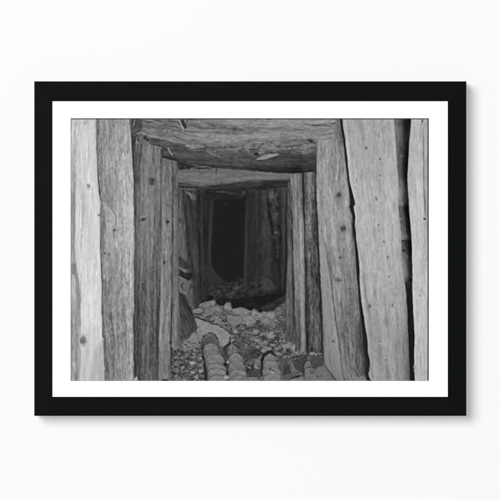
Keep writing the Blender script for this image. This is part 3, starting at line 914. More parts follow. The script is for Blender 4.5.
    for pts, wd, tn, al in (([(139, 150), (139.6, 185), (138.8, 212)], 0.9, 66, 0.7), ([(155.4, 196), (155, 230), (156, 262), (155.4, 290)], 0.9, 70, 0.7),
                            ([(144.4, 228), (144, 262), (145, 300)], 1.0, 72, 0.6), ([(140, 290), (139.4, 330), (140.4, 372)], 1.0, 66, 0.6), ([(152, 315), (152.8, 350), (152, 381)], 1.0, 70, 0.5),
                            ([(166, 165), (165.6, 200), (166.6, 216)], 0.9, 74, 0.6), ([(168, 240), (167.6, 285), (168.4, 330)], 0.9, 74, 0.6),
                            ([(324, 160), (324.6, 200), (326.6, 240)], 0.9, 84, 0.6), ([(331, 150), (331.4, 186), (333.6, 226)], 0.8, 90, 0.5), ([(334, 236), (337, 268)], 0.9, 84, 0.6),
                            ([(336, 296), (339.6, 330)], 1.0, 76, 0.6), ([(345, 318), (349, 356)], 1.1, 72, 0.6), ([(298, 180), (298.8, 230), (300, 300)], 0.9, 80, 0.5),
                            ([(148.6, 150), (149, 168)], 1.6, 140, 0.4), ([(150, 196), (151, 240)], 2.0, 136, 0.35), ([(158.4, 260), (158, 300)], 1.6, 136, 0.35)):
        stroke(pts, wd, tn, al, 0.8, 0.5)
    # knots
    spot(151.6, 179.6, 5.5, 5.0, 94, 0.5, 0.5)
    spot(151.6, 180, 3.0, 2.7, 66, 0.75, 0.45)
    stroke([(148.4, 180), (149.4, 176.6), (152.5, 175.6), (155.2, 178.4)], 0.9, 132, 0.6)
    spot(153, 180.4, 1.2, 1.0, 48, 0.8, 0.5)
    spot(136.6, 179.5, 2.6, 4.0, 64, 0.6, 0.6)
    spot(152, 183.6, 3.4, 1.2, 56, 0.6, 0.6)
    spot(143.0, 219.4, 2.6, 1.5, 54, 0.8, 0.5, -20)
    stroke([(139.2, 218), (142, 217.2), (144.6, 217)], 1.6, 140, 0.6)
    spot(167.6, 221.6, 1.5, 1.7, 44, 0.9, 0.5)
    spot(166.6, 224, 1.4, 2.2, 78, 0.5, 0.6)
    spot(164.1, 262.3, 1.0, 2.2, 52, 0.85, 0.5)
    spot(180, 220.5, 1.8, 2.6, 56, 0.6, 0.6)
    spot(142.4, 284.6, 1.6, 1.0, 54, 0.7, 0.5)
    stroke([(140, 278), (141.5, 283), (143, 284.6), (143.6, 279)], 1.0, 76, 0.5)
    spot(153.5, 271.5, 4.0, 4.5, 82, 0.5, 0.7)
    stroke([(148, 272), (153, 270), (158, 267.4)], 0.8, 130, 0.5)
    spot(147.6, 332, 2.0, 5, 118, 0.4, 0.8)
    stroke(tile(130, 315, (80, 238), (110, 232), (140, 228)), 0.8, 118, 0.5)

    # ---------- the big caps of the first set
    # lower (second) face
    beam([(146, 141), (165, 146), (190, 147), (225, 148), (255, 150), (300, 150), (322, 148)],
         [(146, 145), (161, 147), (162.5, 157.5), (172, 160), (178, 162), (192, 164), (206, 165.6), (225, 167), (250, 169.4), (275, 172), (290, 173), (303, 172.6), (318, 171)],
         146, 316.4, 74, [(0, 4), (0.3, 2), (0.6, 4), (0.88, -10), (1, -30)], [(146, -4), (200, -2), (230, 6), (260, 0), (290, -8), (316, -6)],
         left=[(141, 146), (147, 161), (150, 162.4), (170, 162.4)], fine=5, coarse=8, speck=3, warp=2, jit=0.4, fib=0.03)
    shade([(230, 156), (232, 156), (232, 165), (230, 165)], 0.8, 7)
    shade([(293, 163), (300, 165), (300, 173), (292, 171)], 0.68, 11)
    stroke([(178.5, 162.6), (192, 164.8), (207, 166.4), (226, 168), (250, 170), (276, 172.6), (291, 173.6)], 1.3, 40, 0.85)
    # ragged gap at left under it
    shape([(177, 164), (192, 166), (206, 167.4), (214, 168), (206, 169), (192, 168.5), (179, 169.6)], 42, soft=1.2, fine=3, jit=0.5)
    stroke([(186, 163.6), (196, 165.2), (212, 167.2)], 1.3, 112, 0.8, 0.9)
    stroke([(188, 167.6), (200, 167.2), (210, 167.4)], 1.2, 92, 0.8)
    stroke([(184.6, 165.6), (186.6, 168.6)], 1.2, 96, 0.8)
    stroke([(179.6, 165), (182, 169)], 1.4, 84, 0.7)
    stroke([(216.6, 167.2), (216.4, 171), (216, 174.4)], 1.1, 42, 0.85)
    shape([(219, 169), (232, 169.2), (229, 171), (221, 170.6)], 118, soft=1.4, alpha=0.6)
    # upper face
    beam([(130, 116), (345, 116)],
         [(130, 133), (142, 134.5), (147, 137), (160, 140), (175, 142), (190, 148), (205, 147.4), (225, 146.5), (250, 148), (265, 150), (285, 150.4), (300, 149), (318, 146), (345, 143)],
         130, 345, 114, [(0, -12), (0.12, 0), (0.4, -4), (0.75, 4), (1, 4)], [(130, -2), (180, -2), (235, 2), (260, 6), (300, 14), (345, 10)],
         right=[(116, 341.6), (136, 338), (150, 336)], fine=12, coarse=9, speck=4.5, warp=3, crack=10, jit=0.8)
    # texture where the bark broke away
    shape([(200, 145), (225, 144), (250, 145), (270, 141), (300, 138), (318, 140), (316, 152), (300, 154), (280, 152), (255, 155), (230, 152), (205, 151)], 104,
          iso=True, fine=13, coarse=14, speck=14, soft=5, alpha=0.75, jit=1.0)
    for k in range(110):
        x = 186 + rnd.rand() * 126
        y = curve([(186, 147), (225, 147), (255, 150), (285, 150), (312, 146)], x) + rnd.randn() * 2.3
        tn = 50 if rnd.rand() < 0.45 else 146
        L = 1 + rnd.rand() * 3
        stroke([(x - L, y + L * 0.1), (x + L, y + (rnd.rand() - 0.5) * 1.2)], 0.8, tn, 0.55, 0.8, 0.5)
    # pale splinter wedge
    shape([(255.4, 159.8), (262, 155.4), (270, 153.8), (277.5, 153.2), (279.5, 154.6), (272, 157.2), (264, 159.6)], 134, ang=75, fine=6, soft=0.9, jit=0.3)
    stroke([(262, 160.6), (272, 158.4), (280, 156), (290, 155)], 1.0, 58, 0.7)
    spot(256.3, 154, 2.2, 1.5, 34, 0.9, 0.4)
    stroke([(262, 152), (268, 149.5), (274, 147.4)], 1.5, 130, 0.5)
    stroke([(281, 151.5), (287, 151), (296, 151.4)], 2.2, 62, 0.6, 1.5)
    stroke([(273, 145.4), (284, 147), (292, 146.2), (303, 144.6)], 1.2, 54, 0.7)
    stroke([(206, 151), (212, 153.4), (218, 156), (222, 157)], 1.4, 128, 0.7, 1.0, 0.6)
    stroke([(214, 156.6), (217, 160)], 1.8, 52, 0.6)
    spot(311, 140.6, 2.8, 2.0, 54, 0.8, 0.6, 20)
    stroke([(306, 139.6), (311, 141.5), (318, 144)], 1.6, 52, 0.7)
    spot(318.8, 141.6, 1.8, 0.9, 148, 0.8, 0.5)
    spot(314, 138, 3, 1.0, 134, 0.6, 0.5)
    spot(276.5, 138, 3.2, 3.0, 128, 0.35, 0.7)
    # long checks in the upper face
    for pts, wd, tn, al in (([(310, 125.4), (322, 125), (332, 126)], 1.4, 62, 0.85), ([(326, 127), (334, 129)], 1.0, 140, 0.4), ([(266, 119.2), (272, 119.6)], 1.4, 52, 0.7),
                            ([(304, 123.6), (318, 125)], 1.0, 70, 0.7), ([(195, 128.6), (222, 128.2), (240, 129)], 1.0, 84, 0.6),
                            ([(150, 129.6), (170, 131), (195, 130.6)], 1.0, 84, 0.6), ([(140, 124), (165, 122.6), (185, 124)], 1.0, 132, 0.35),
                            ([(200, 134), (230, 135.4), (262, 134)], 1.0, 132, 0.35), ([(320, 141.4), (334, 142)], 1.0, 66, 0.7)):
        stroke(pts, wd, tn, al)
    spot(234.6, 128.6, 2.6, 2.2, 72, 0.7, 0.6)
    stroke([(238, 126.4), (244, 128.6), (249, 130.4)], 1.2, 134, 0.6)
    # peel of wood hanging at the top
    shape(tile(130, 117, (375, 15), (405, 20), (428, 60), (430, 85), (412, 90)), 58, soft=0.9, fine=3)
    stroke(tile(130, 117, (372, 16), (390, 60), (402, 90), (408, 116)), 1.6, 150, 0.85, 0.8)
    stroke(tile(130, 117, (425, 18), (430, 45)), 1.2, 46, 0.7)
    for a, b in ((170, 95), (265, 105), (295, 106), (345, 118)):
        spot(130 + a * .132, 117 + b * .132, 1.3, 0.7, 148, 0.7, 0.5)
    # lower lip, left end of the cap
    shape(tile(130, 117, (130, 152), (235, 166), (330, 188), (420, 205), (420, 235), (330, 232), (290, 228), (225, 214), (150, 202)), 78, ang=82, fine=8, coarse=8, soft=1.0, grad=(0, 0.6))
    stroke(tile(130, 117, (95, 134), (180, 150), (260, 168), (340, 186)), 1.3, 126, 0.5, 1.0)
    stroke(tile(130, 117, (150, 205), (210, 214), (245, 222)), 1.1, 42, 0.75)
    spot(130 + 115 * .132, 117 + 155 * .132, 2.0, 2.2, 46, 0.8, 0.5)
    stroke(tile(130, 117, (250, 302), (290, 308), (320, 322)), 2.2, 40, 0.85)
    stroke(tile(130, 117, (325, 322), (400, 332), (440, 336)), 1.6, 48, 0.7)
    stroke(tile(130, 117, (282, 230), (300, 256), (320, 290)), 1.9, 150, 0.9, 0.8, 0.2)
    stroke(tile(130, 117, (294, 226), (335, 240)), 1.1, 128, 0.6)
    stroke(tile(130, 117, (232, 222), (242, 245)), 1.4, 136, 0.6)
    stroke(tile(130, 117, (430, 240), (460, 246), (500, 252)), 1.2, 132, 0.6)
    # corner block and curl at far left
    shape(tile(130, 117, (6, 14), (92, 14), (90, 80), (75, 112), (40, 128), (8, 134)), 76, ang=70, fine=6, coarse=8, soft=1.0)
    stroke(tile(130, 117, (36, 22), (26, 55), (20, 72)), 1.2, 140, 0.7)
    stroke(tile(130, 117, (8, 140), (50, 135), (88, 112), (140, 112)), 1.3, 126, 0.6)
    shape(tile(130, 117, (60, 135), (140, 130), (125, 175), (130, 200), (70, 200)), 96, ang=80, fine=7, coarse=8, soft=1.2)
    stroke(tile(130, 117, (52, 140), (48, 165), (55, 192), (68, 204)), 1.5, 148, 0.75)
    spot(130 + 112 * .132, 117 + 155 * .132, 1.8, 1.8, 44, 0.85, 0.5)

    # ---------- near left: bright plank, weathered sliver and the barky log
    LOG_L = yx(70, 117, (195, 0), (200, 250), (215, 500)) + yx(70, 183, (230, 150), (225, 250), (228, 480)) + yx(70, 249, (240, 250), (238, 480)) + \
        yx(70, 315, (248, 180), (262, 480), (264, 520))
    LOG_R = yx(70, 117, (452, 0), (470, 250), (480, 470)) + yx(70, 183, (484, 150), (490, 480)) + yx(70, 249, (484, 200), (484, 480)) + \
        yx(70, 315, (478, 180), (484, 520))
    plank(LOG_L, LOG_R, 114, 386, 147, [(0, -34), (0.08, -26), (0.2, -8), (0.45, 0), (0.62, 6), (0.8, 12), (0.9, 16), (0.96, 10), (1, -20)],
          [(118, -4), (160, 4), (240, 14), (275, 6), (310, -4), (345, -12), (381, -12)], fine=11, coarse=9, speck=8, warp=2, jit=0.6, crack=8)
    # rough bark texture
    for k in range(230):
        y = 120 + rnd.rand() * 260
        x = curve(LOG_L, y) + 3 + rnd.rand() * 23
        if y < 185 and rnd.rand() < 0.5:
            continue
        L = 1.2 + rnd.rand() * 4.5
        sl = rnd.randn() * 0.35
        stroke([(x - sl * L, y - L), (x + 0.4 * rnd.randn(), y), (x + sl * L, y + L)], 0.7 + 0.5 * rnd.rand(), 104 if rnd.rand() < 0.55 else 182, 0.42, 0.9, 0.6)
    shape(tile(70, 183, (252, -40), (335, -40), (345, 60), (335, 200), (310, 192), (265, 168), (252, 90)), 118, fine=11, coarse=10, speck=9, soft=6, alpha=0.45, jit=1.2)
    shape(tile(70, 183, (262, 172), (312, 194), (345, 255), (348, 420), (330, 500), (270, 480), (262, 330)), 164, fine=6, coarse=8, speck=12, soft=2, alpha=0.6, jit=0.8)
    stroke(tile(70, 183, (262, 166), (296, 180), (322, 204), (344, 245), (350, 310), (340, 345)), 0.9, 94, 0.8)
    stroke(tile(70, 183, (258, 190), (262, 300), (272, 400)), 1.0, 84, 0.75)
    stroke(tile(70, 183, (264, 176), (300, 190)), 1.2, 196, 0.6)
    spot(70 + 335 * .132, 183 + 358 * .132, 1.3, 1.3, 66, 0.85, 0.5)
    stroke(tile(70, 183, (325, 320), (330, 390), (340, 430)), 1.2, 88, 0.6)
    stroke(tile(70, 183, (275, 290), (300, 285), (310, 300)), 1.0, 92, 0.6)
    spot(70 + 262 * .132, 249 + 33 * .132, 1.0, 1.1, 60, 0.85, 0.5)
    spot(70 + 295 * .132, 249 + 42 * .132, 0.8, 1.0, 78, 0.8, 0.5)
    shape(tile(70, 249, (240, 230), (268, 235), (278, 290), (262, 330), (245, 300)), 104, fine=8, speck=12, soft=2.5, alpha=0.7)
    spot(70 + 256 * .132, 249 + 210 * .132, 0.8, 1.3, 190, 0.5, 0.6)
    stroke(tile(70, 249, (290, 205), (320, 215), (350, 212)), 1.4, 112, 0.7)
    shape(tile(70, 249, (390, 90), (402, 200), (385, 280), (370, 275), (380, 180)), 122, fine=5, soft=2.5, alpha=0.6)
    spot(70 + 428 * .132, 249 + 260 * .132, 1.0, 1.6, 108, 0.6, 0.5)
    spot(70 + 305 * .132, 315 + 20 * .132, 1.4, 2.8, 84, 0.75, 0.5)
    stroke(tile(70, 117, (430, 255), (436, 272)), 1.3, 84, 0.7)
    stroke(tile(70, 117, (350, 30), (352, 50)), 1.2, 92, 0.6)
    stroke(tile(70, 117, (428, 15), (440, 130), (448, 200), (436, 270)), 1.0, 104, 0.6)
    stroke(tile(70, 117, (438, 20), (455, 180), (472, 440)), 1.6, 186, 0.5, 1.2)
    stroke(tile(70, 117, (436, 420), (448, 450), (450, 500)), 1.1, 100, 0.6)
    stroke(tile(70, 183, (460, 90), (465, 300), (462, 500)), 1.4, 184, 0.5, 1.2)
    stroke(tile(70, 249, (445, 0), (448, 250), (440, 500)), 1.0, 118, 0.5)
    stroke(tile(70, 315, (432, 0), (435, 220), (425, 500)), 1.3, 178, 0.45, 1.2)
    stroke(tile(70, 315, (448, 0), (450, 300)), 1.0, 108, 0.5)
    shape(tile(70, 183, (228, 150), (248, 160), (255, 300), (262, 500), (232, 500), (226, 300)), 118, fine=9, coarse=8, speck=6, soft=1.8, alpha=0.7)
    shape(tile(70, 315, (478, 500), (490, 475), (500, 462), (512, 480), (516, 505)), 150, soft=1.0, fine=6)

    # bright plank
    plank([(114, 68), (386, 68)], [(y, x - 0.1) for y, x in LOG_L], 114, 386, 196,
          [(0, -12), (0.25, -6), (0.45, 2), (0.7, 8), (0.93, 2), (0.985, -8), (1, -30)],
          [(118, -4), (160, 2), (200, 4), (260, 10), (320, 8), (345, -2), (381, -12)], fine=4.5, coarse=6, speck=1.6, warp=3, jit=0.35)
    shape([(94, 350), (103, 340), (104, 384), (90, 384)], 158, fine=8, coarse=8, soft=6, alpha=0.6)
    # weathered sliver at the edge
    plank([(114, 67), (386, 67)], [(114, 79), (150, 77), (183, 75.6), (200, 75), (240, 74.6), (262, 76), (280, 79), (300, 80.6), (340, 80), (386, 79.6)], 114, 386, 154,
          [(0, -10), (0.5, 4), (0.8, -6), (1, 8)], [(118, 18), (160, 12), (190, 0), (262, -14), (285, -6), (320, -8), (381, -14)], fine=11, coarse=14, speck=5, jit=0.9, soft=2.4)
    stroke([(74, 186), (74.2, 215), (73.6, 240), (73, 249)], 2.0, 116, 0.6, 1.4, 0.5)
    stroke([(76.6, 185), (77, 215), (76, 240)], 2.2, 208, 0.6, 1.6, 0.6)
    stroke([(82.6, 186), (82.8, 215), (81.6, 240), (81, 250)], 1.2, 138, 0.6, 1.2, 0.4)
    stroke([(77.6, 249), (76.2, 262)], 1.4, 206, 0.7)
    shape(tile(70, 249, (10, 110), (45, 110), (42, 190), (12, 195)), 112, soft=2.4, fine=10, alpha=0.75)
    stroke(tile(70, 249, (58, 180), (62, 330), (50, 500)), 1.2, 116, 0.55)
    stroke(tile(70, 249, (82, 190), (78, 340), (62, 430)), 1.3, 130, 0.5)
    stroke(tile(70, 249, (30, 190), (34, 330), (22, 420)), 1.2, 186, 0.5)
    stroke(tile(70, 315, (68, 0), (64, 250), (66, 500)), 1.7, 184, 0.6, 1.2)
    stroke(tile(70, 315, (76, 40), (78, 160)), 1.0, 128, 0.5)
    stroke(tile(70, 315, (74, 330), (74, 500)), 1.0, 128, 0.5)
    spot(70 + 25 * .132, 315 + 375 * .132, 0.9, 2.4, 198, 0.7, 0.5)
    for a, b, c in ((45, 40, 80), (62, 90, 190), (30, 150, 330), (52, 300, 460), (20, 20, 120)):
        stroke(tile(70, 117, (a, b), (a + 4, c)), 1.3, 134 if a % 2 else 206, 0.5, 1.2)
    shape(tile(70, 117, (90, 40), (110, 25), (135, 20), (128, 50), (108, 62)), 154, soft=2.2, alpha=0.7)
    stroke(tile(70, 117, (95, 330), (92, 440), (88, 500)), 1.8, 222, 0.5, 1.5)
    stroke(tile(70, 117, (100, 200), (118, 330), (130, 420)), 1.0, 176, 0.5)
    knot(88.5, 186, 1.9, 128, 2.2)
    stroke([(86.4, 188), (88.5, 189.4), (90.6, 188.4)], 0.9, 152, 0.7)
    stroke([(98, 190), (100.4, 206), (99.6, 216)], 0.9, 122, 0.6)
    spot(98.6, 215, 0.9, 1.2, 96, 0.8, 0.5)
    spot(100.8, 202.4, 0.9, 0.6, 210, 0.5, 0.5)
    spot(102.8, 338.8, 0.9, 0.8, 210, 0.5, 0.5)
    spot(104.4, 368.4, 0.9, 0.9, 205, 0.45, 0.5)
    knot(83.4, 340.6, 3.1, 98, 4.2)
    stroke([(80.6, 338), (80.4, 342), (81.6, 345)], 0.9, 70, 0.6)
    stroke([(81.4, 346.6), (84, 346.8), (87, 345)], 0.9, 160, 0.6)
    for k in range(14):
        x0 = 84 + rnd.rand() * 17
        y0 = 285 + rnd.rand() * 80
        stroke([(x0, y0), (x0 - 3 * rnd.rand(), y0 + 7), (x0 - 5 * rnd.rand(), y0 + 15)], 0.8, 178 if k % 2 else 222, 0.4)
    spot(96.6, 378, 1.5, 2.4, 208, 0.4, 0.8)

    # ---------- right: post under the cap
    R2L = yx(310, 117, (245, 0), (268, 180), (300, 490)) + yx(310, 183, (325, 90), (338, 160), (330, 176), (345, 260), (340, 320), (358, 490)) + \
        yx(310, 249, (370, 110), (380, 250), (390, 380), (404, 490)) + yx(310, 315, (430, 150), (440, 280), (456, 370), (446, 450), (462, 500), (466, 530))
    R1L = yx(310, 117, (48, 150), (45, 490)) + yx(310, 183, (45, 100), (55, 300), (66, 490)) + yx(310, 249, (75, 250), (92, 490)) + yx(310, 315, (98, 250), (104, 385), (220, 530))
    plank(R1L, [(y, x + 1) for y, x in R2L], 112, 386, 128,
          [(0, -24), (0.06, -4), (0.3, 4), (0.6, 8), (0.8, 2), (0.93, -14), (1, -40)],
          [(118, -14), (145, -2), (190, 8), (230, 8), (270, -8), (310, -16), (350, -22), (381, -24)],
          top=[(310, 139.5), (335, 141), (336.5, 112), (350, 112)], fine=11, coarse=9, speck=5, crack=8, warp=1.6, jit=0.4,
          knots=((339, 195, 2.6), (342.7, 228.3, 2.6), (338.4, 280, 2.2), (348.3, 306, 2)))
    shade([(335, 117), (344, 117), (346, 140), (338, 148)], 0.86, 5)
    stroke([(336, 128), (339, 130.5), (337, 133.5), (335, 131)], 0.9, 74, 0.6)
    stroke([(336, 124), (340, 122)], 1.2, 140, 0.4)
    # brace board
    plank([(225, 318), (249, 319.4), (282, 320.6), (315, 322.6), (364, 324.2), (372, 329), (381, 336.6), (386, 341)],
          [(225, 319.4), (249, 326), (275, 330), (315, 334.6), (341, 338.6), (381, 343.6), (386, 344)],
          225, 386, 126, [(0, -22), (0.12, 2), (0.5, 4), (0.9, 10), (1, -6)], [(225, 6), (260, 6), (310, 0), (345, -4), (381, -14)], fine=3.5, coarse=4, speck=2.5, warp=1, jit=0.3, famp=7)
    stroke([(320.4, 228), (326.4, 249), (330.4, 275), (335, 315), (339, 341), (344, 381)], 1.3, 74, 0.75, 1.0)
    stroke([(324, 365), (332, 374.4), (337, 381)], 1.2, 60, 0.7)
    stroke([(332.4, 372), (331.4, 376), (335, 381)], 1.4, 72, 0.7)
    spot(333.6, 341.4, 1.8, 1.0, 82, 0.7, 0.6, 20)
    # lower dark hollow of the post
    shape(tile(310, 315, (352, 150), (400, -60), (402, 0), (432, 160), (440, 280), (456, 370), (446, 440), (400, 460), (395, 330), (362, 240)), 66,
          fine=7, coarse=8, speck=3, soft=4, grad=(-1.2, 0))
    stroke([(352, 338), (358, 326), (362, 313)], 1.4, 74, 0.55, 1.5)
    shape(tile(310, 315, (255, 500), (330, 490), (400, 460), (445, 480), (455, 520), (250, 520)), 122, ang=70, fine=7, soft=1.5)
    stroke(tile(310, 315, (265, 190), (270, 330), (300, 400), (310, 480)), 2.4, 84, 0.5, 2, 0.6)
    stroke(tile(310, 315, (240, 170), (250, 330), (262, 480)), 1.6, 142, 0.45, 1.6, 0.6)
    stroke(tile(310, 315, (310, 210), (330, 300), (340, 400)), 2.2, 138, 0.4, 1.8, 0.6)
    stroke(tile(310, 315, (260, 60), (275, 90), (285, 140)), 1.8, 74, 0.6)
    # knots of the post
    knot(339, 195, 2.7, 70, 2.6, halo=104)
    knot(342.8, 228.3, 2.7, 66, 2.6, halo=104)
    stroke([(338.4, 199), (338.8, 205)], 1.0, 88, 0.5)
    spot(340.5, 257.8, 1.3, 1.4, 72, 0.8, 0.5)
    spot(338.2, 280, 3.6, 1.8, 78, 0.65, 0.5, 10)
    stroke([(333.5, 277.5), (338, 276.6), (342.4, 281)], 0.9, 92, 0.6)
    spot(350, 288.5, 1.4, 1.0, 78, 0.6, 0.5)
    stroke([(345.4, 306), (348, 303.6), (351, 305.4), (348.6, 307.6), (345.4, 306)], 0.9, 74, 0.75)
    stroke([(350, 310), (352.4, 309), (353.4, 311.6)], 0.9, 78, 0.6)
    spot(344.4, 238.6, 1.2, 0.9, 96, 0.6, 0.5)
    # slit left of the post
    stroke([(316.2, 158), (315.8, 183), (316.2, 200), (317.2, 222), (318.4, 249), (319.6, 275), (321.6, 315), (322.6, 340), (323.4, 362)], 1.7, 38, 0.95, 0.9)

    # ---------- right: dark lagging behind, then the big plank and the outer plank
    R2R = yx(366, 117, (210, 0), (225, 200), (235, 330), (250, 490)) + yx(366, 183, (245, 130), (255, 250), (268, 400), (272, 490)) + \
        yx(366, 249, (275, 130), (300, 280), (316, 490)) + yx(366, 315, (325, 200), (335, 500), (336, 530))
    R3L = yx(366, 117, (342, 0), (335, 100), (325, 250), (314, 480)) + yx(366, 183, (325, 150), (340, 330), (350, 490)) + yx(366, 249, (352, 300), (361, 490)) + \
        yx(366, 315, (365, 100), (370, 530))
    plank([(y, x - 2) for y, x in R2R], [(y, x + 2) for y, x in R3L], 114, 386, 96, [(0, 18), (0.25, 14), (0.45, -6), (0.62, -46), (0.8, -60), (1, -62)],
          [(118, -8), (135, 6), (160, -16), (175, -22), (190, 14), (203, 6), (208, -32), (230, -18), (239, -6), (241, -40), (249, -30), (262, -4), (275, 2), (286, -60), (300, -40), (381, -52)],
          fine=3, coarse=8, speck=3, jit=0.3, fib=0.03)
    CLIPLO = (402, 414, 280, 386)
    shape([(405, 284), (413, 280), (414.5, 386), (409, 386)], 42, fine=2, coarse=3, soft=1.5)
    stroke([(397.6, 157.6), (402, 156.4), (406, 155.6)], 0.9, 110, 0.6)
    stroke([(402, 239.4), (407, 239.2)], 1.0, 112, 0.7)
    stroke([(401, 240.6), (411, 240.6)], 1.2, 30, 0.8)
    spot(401, 218.6, 1.2, 1.0, 168, 0.7, 0.6)
    spot(404, 250.4, 1.8, 1.2, 36, 0.8, 0.6)
    for k in range(40):
        y = 120 + rnd.rand() * 160
        x = curve(R2R, y) + 0.5 + rnd.rand() * 5
        spot(x, y, 0.7 + rnd.rand(), 0.7 + rnd.rand() * 1.6, 66 if rnd.rand() < .6 else 126, 0.3, 0.7)
    # shadow-black gap left of the big plank
    WD = [(117, 3.0), (150, 1.8), (180, 1.6), (190, 3.0), (204, 4.6), (215, 3.0), (250, 2.6), (300, 2.8), (335, 3.6), (381, 4.2)]
    plank([(y, x - curve(WD, y)) for y, x in R2L], [(y, x + 1.5) for y, x in R2L], 114, 386, 40, [(0, 16), (0.35, 0), (1, -6)], fine=2, coarse=5, speck=2, jit=0.45, fib=0, soft=1.3)
    stroke([(365, 330), (367, 350), (368.6, 366), (367.6, 380)], 6.0, 44, 0.55, 5)
    plank(R2L, R2R, 114, 386, 164, [(0, -4), (0.03, 10), (0.1, 2), (0.3, 4), (0.6, 4), (0.85, 2), (0.96, -2), (1, -16)],
          [(118, -8), (160, 0), (220, 6), (270, 2), (300, -6), (330, -16), (381, -26)], fine=5.5, coarse=7.5, speck=4.5, crack=5, warp=1.8, jit=0.4, fib=0.035,
          knots=((376.4, 198, 1.5), (388, 257, 1.5), (393, 305, 1.5)))
    shade([(407, 290), (412, 290), (414, 390), (406, 390)], 0.62, 11)
    # lighter split edge and checks at its left
    stroke([(359.6, 265), (361, 285), (363, 305), (366, 320), (368.6, 345)], 1.8, 176, 0.6, 1.2, 0.4)
    stroke([(361.5, 252), (364.6, 280), (366.6, 300), (369.6, 318)], 1.6, 110, 0.55, 1.6, 0.5)
    stroke([(363.6, 275), (365, 290), (369, 308), (370, 322)], 2.6, 116, 0.5, 2.2, 0.6)
    stroke([(346, 137), (349.4, 160), (351.6, 183), (353.6, 196)], 1.6, 184, 0.5, 1.2)
    stroke([(348.4, 120), (350.6, 150), (353, 172)], 1.0, 122, 0.5)
    stroke([(353.6, 206), (356, 216), (355.8, 224)], 1.6, 200, 0.7)
    stroke([(356.8, 178), (356.6, 181.6)], 1.4, 92, 0.7)
    stroke([(374, 142), (373, 160), (371.4, 182)], 1.0, 126, 0.6)
    spot(366.2, 148, 1.3, 1.5, 92, 0.85, 0.5)
    spot(380.4, 158.6, 0.8, 1.3, 100, 0.8, 0.5)
    spot(380.2, 175.6, 0.9, 1.0, 100, 0.8, 0.5)
    spot(379, 136, 0.8, 2.0, 124, 0.5, 0.6)
    spot(376.4, 198.4, 1.0, 1.8, 104, 0.85, 0.5, -20)
    spot(378.4, 224.8, 1.0, 0.9, 92, 0.85, 0.5)
    spot(384, 242, 1.0, 1.0, 96, 0.85, 0.5)
    spot(374.5, 232, 2.0, 6.0, 140, 0.45, 0.7)
    spot(388, 257.2, 1.0, 1.6, 104, 0.85, 0.5)
    spot(388.8, 277, 0.8, 1.0, 100, 0.8, 0.5)
    spot(392.7, 305.3, 1.1, 1.6, 100, 0.85, 0.5, -15)
    spot(369.6, 306, 1.4, 2.2, 84, 0.75, 0.6)
    spot(379, 268, 2.4, 2.6, 142, 0.5, 0.7)
    stroke([(375.4, 288), (376, 300)], 1.3, 118, 0.5)
    spot(383, 302, 3.0, 7.0, 140, 0.45, 0.8, jit=1.2)
    for x, y, a, b, tn, al in ((372, 335, 2.2, 14, 122, 0.4), (380, 352, 2.6, 12, 118, 0.45), (388, 372, 2.4, 9, 112, 0.45), (399, 350, 2.0, 16, 128, 0.35), (376, 372, 1.8, 9, 166, 0.35),
                               (383, 335, 1.6, 9, 164, 0.3), (394, 362, 1.6, 12, 160, 0.3), (370, 290, 2.4, 10, 176, 0.35), (378, 284, 3, 6, 180, 0.35), (402, 320, 1.8, 12, 134, 0.3)):
        spot(x, y, a, b, tn, al, 0.8, jit=1.3)
    spot(386.6, 320, 2.6, 6.0, 116, 0.55, 0.7)
    stroke([(378, 343.6), (384, 344), (389, 342.4)], 1.4, 186, 0.6)
    stroke([(368, 268), (374, 266.8)], 1.0, 184, 0.5)
    spot(404.6, 355, 1.0, 2.0, 110, 0.6, 0.6, 20)
    spot(386, 360, 2.2, 1.2, 100, 0.6, 0.6)
    stroke([(385.6, 361), (387, 372), (389, 381)], 1.8, 108, 0.5, 1.6, 0.6)
    stroke([(391, 330), (393.6, 345), (396, 368)], 1.6, 120, 0.45, 1.6, 0.6)
    stroke([(374, 362), (377, 381)], 1.4, 170, 0.45, 1.4)
    stroke([(389, 356), (391, 370), (394, 381)], 1.4, 172, 0.5, 1.4, 0.6)
    stroke([(369, 372), (371, 379), (374, 381)], 2.0, 172, 0.6)
    for k in range(16):
        y = 120 + rnd.rand() * 150
        x = curve(R2L, y) + 6 + rnd.rand() * 36
        L = 5 + rnd.rand() * 14
        stroke([(x, y), (x + rnd.randn() * 0.6, y + L)], 0.8, 132 if k % 2 else 184, 0.4)
    # outer plank
    plank(R3L, [(114, 434), (386, 434)], 114, 386, 176, [(0, -10), (0.06, 6), (0.4, 2), (0.6, -2), (1, -4)],
          [(118, -6), (160, 2), (230, 6), (300, 6), (381, 2)], fine=5, coarse=6, speck=4, warp=1.2, jit=0.35, fib=0.035)
    plank([(114, 424), (386, 424.6)], [(114, 434), (386, 434)], 114, 262, 158, fine=6, coarse=6, speck=3, soft=1.5, vert=[(118, 0), (230, 0), (262, 14)])
    stroke([(423.4, 127), (423.6, 150), (423.8, 183)], 1.1, 84, 0.85, 0.7)
    stroke([(423.8, 183), (424.8, 200), (425.4, 216)], 1.1, 84, 0.8, 0.7)
    spot(424.8, 219, 1.2, 1.0, 44, 0.9, 0.5)
    stroke([(423, 119.6), (422.6, 123)], 1.8, 66, 0.9, 0.8)
    stroke([(423.8, 245), (424.2, 265), (424.4, 280)], 0.8, 140, 0.5)
    stroke([(420.4, 284), (422, 290), (423.6, 294)], 1.6, 138, 0.6)
    spot(418.6, 297.6, 1.6, 0.8, 206, 0.8, 0.5)
    spot(420, 295.8, 1.4, 0.7, 132, 0.6, 0.5)
    spot(420, 145.6, 1.2, 2.4, 200, 0.7, 0.6)
    spot(414.6, 367, 1.4, 2.4, 150, 0.8, 0.5)
    spot(413.8, 370.4, 1.0, 1.2, 86, 0.6, 0.5)
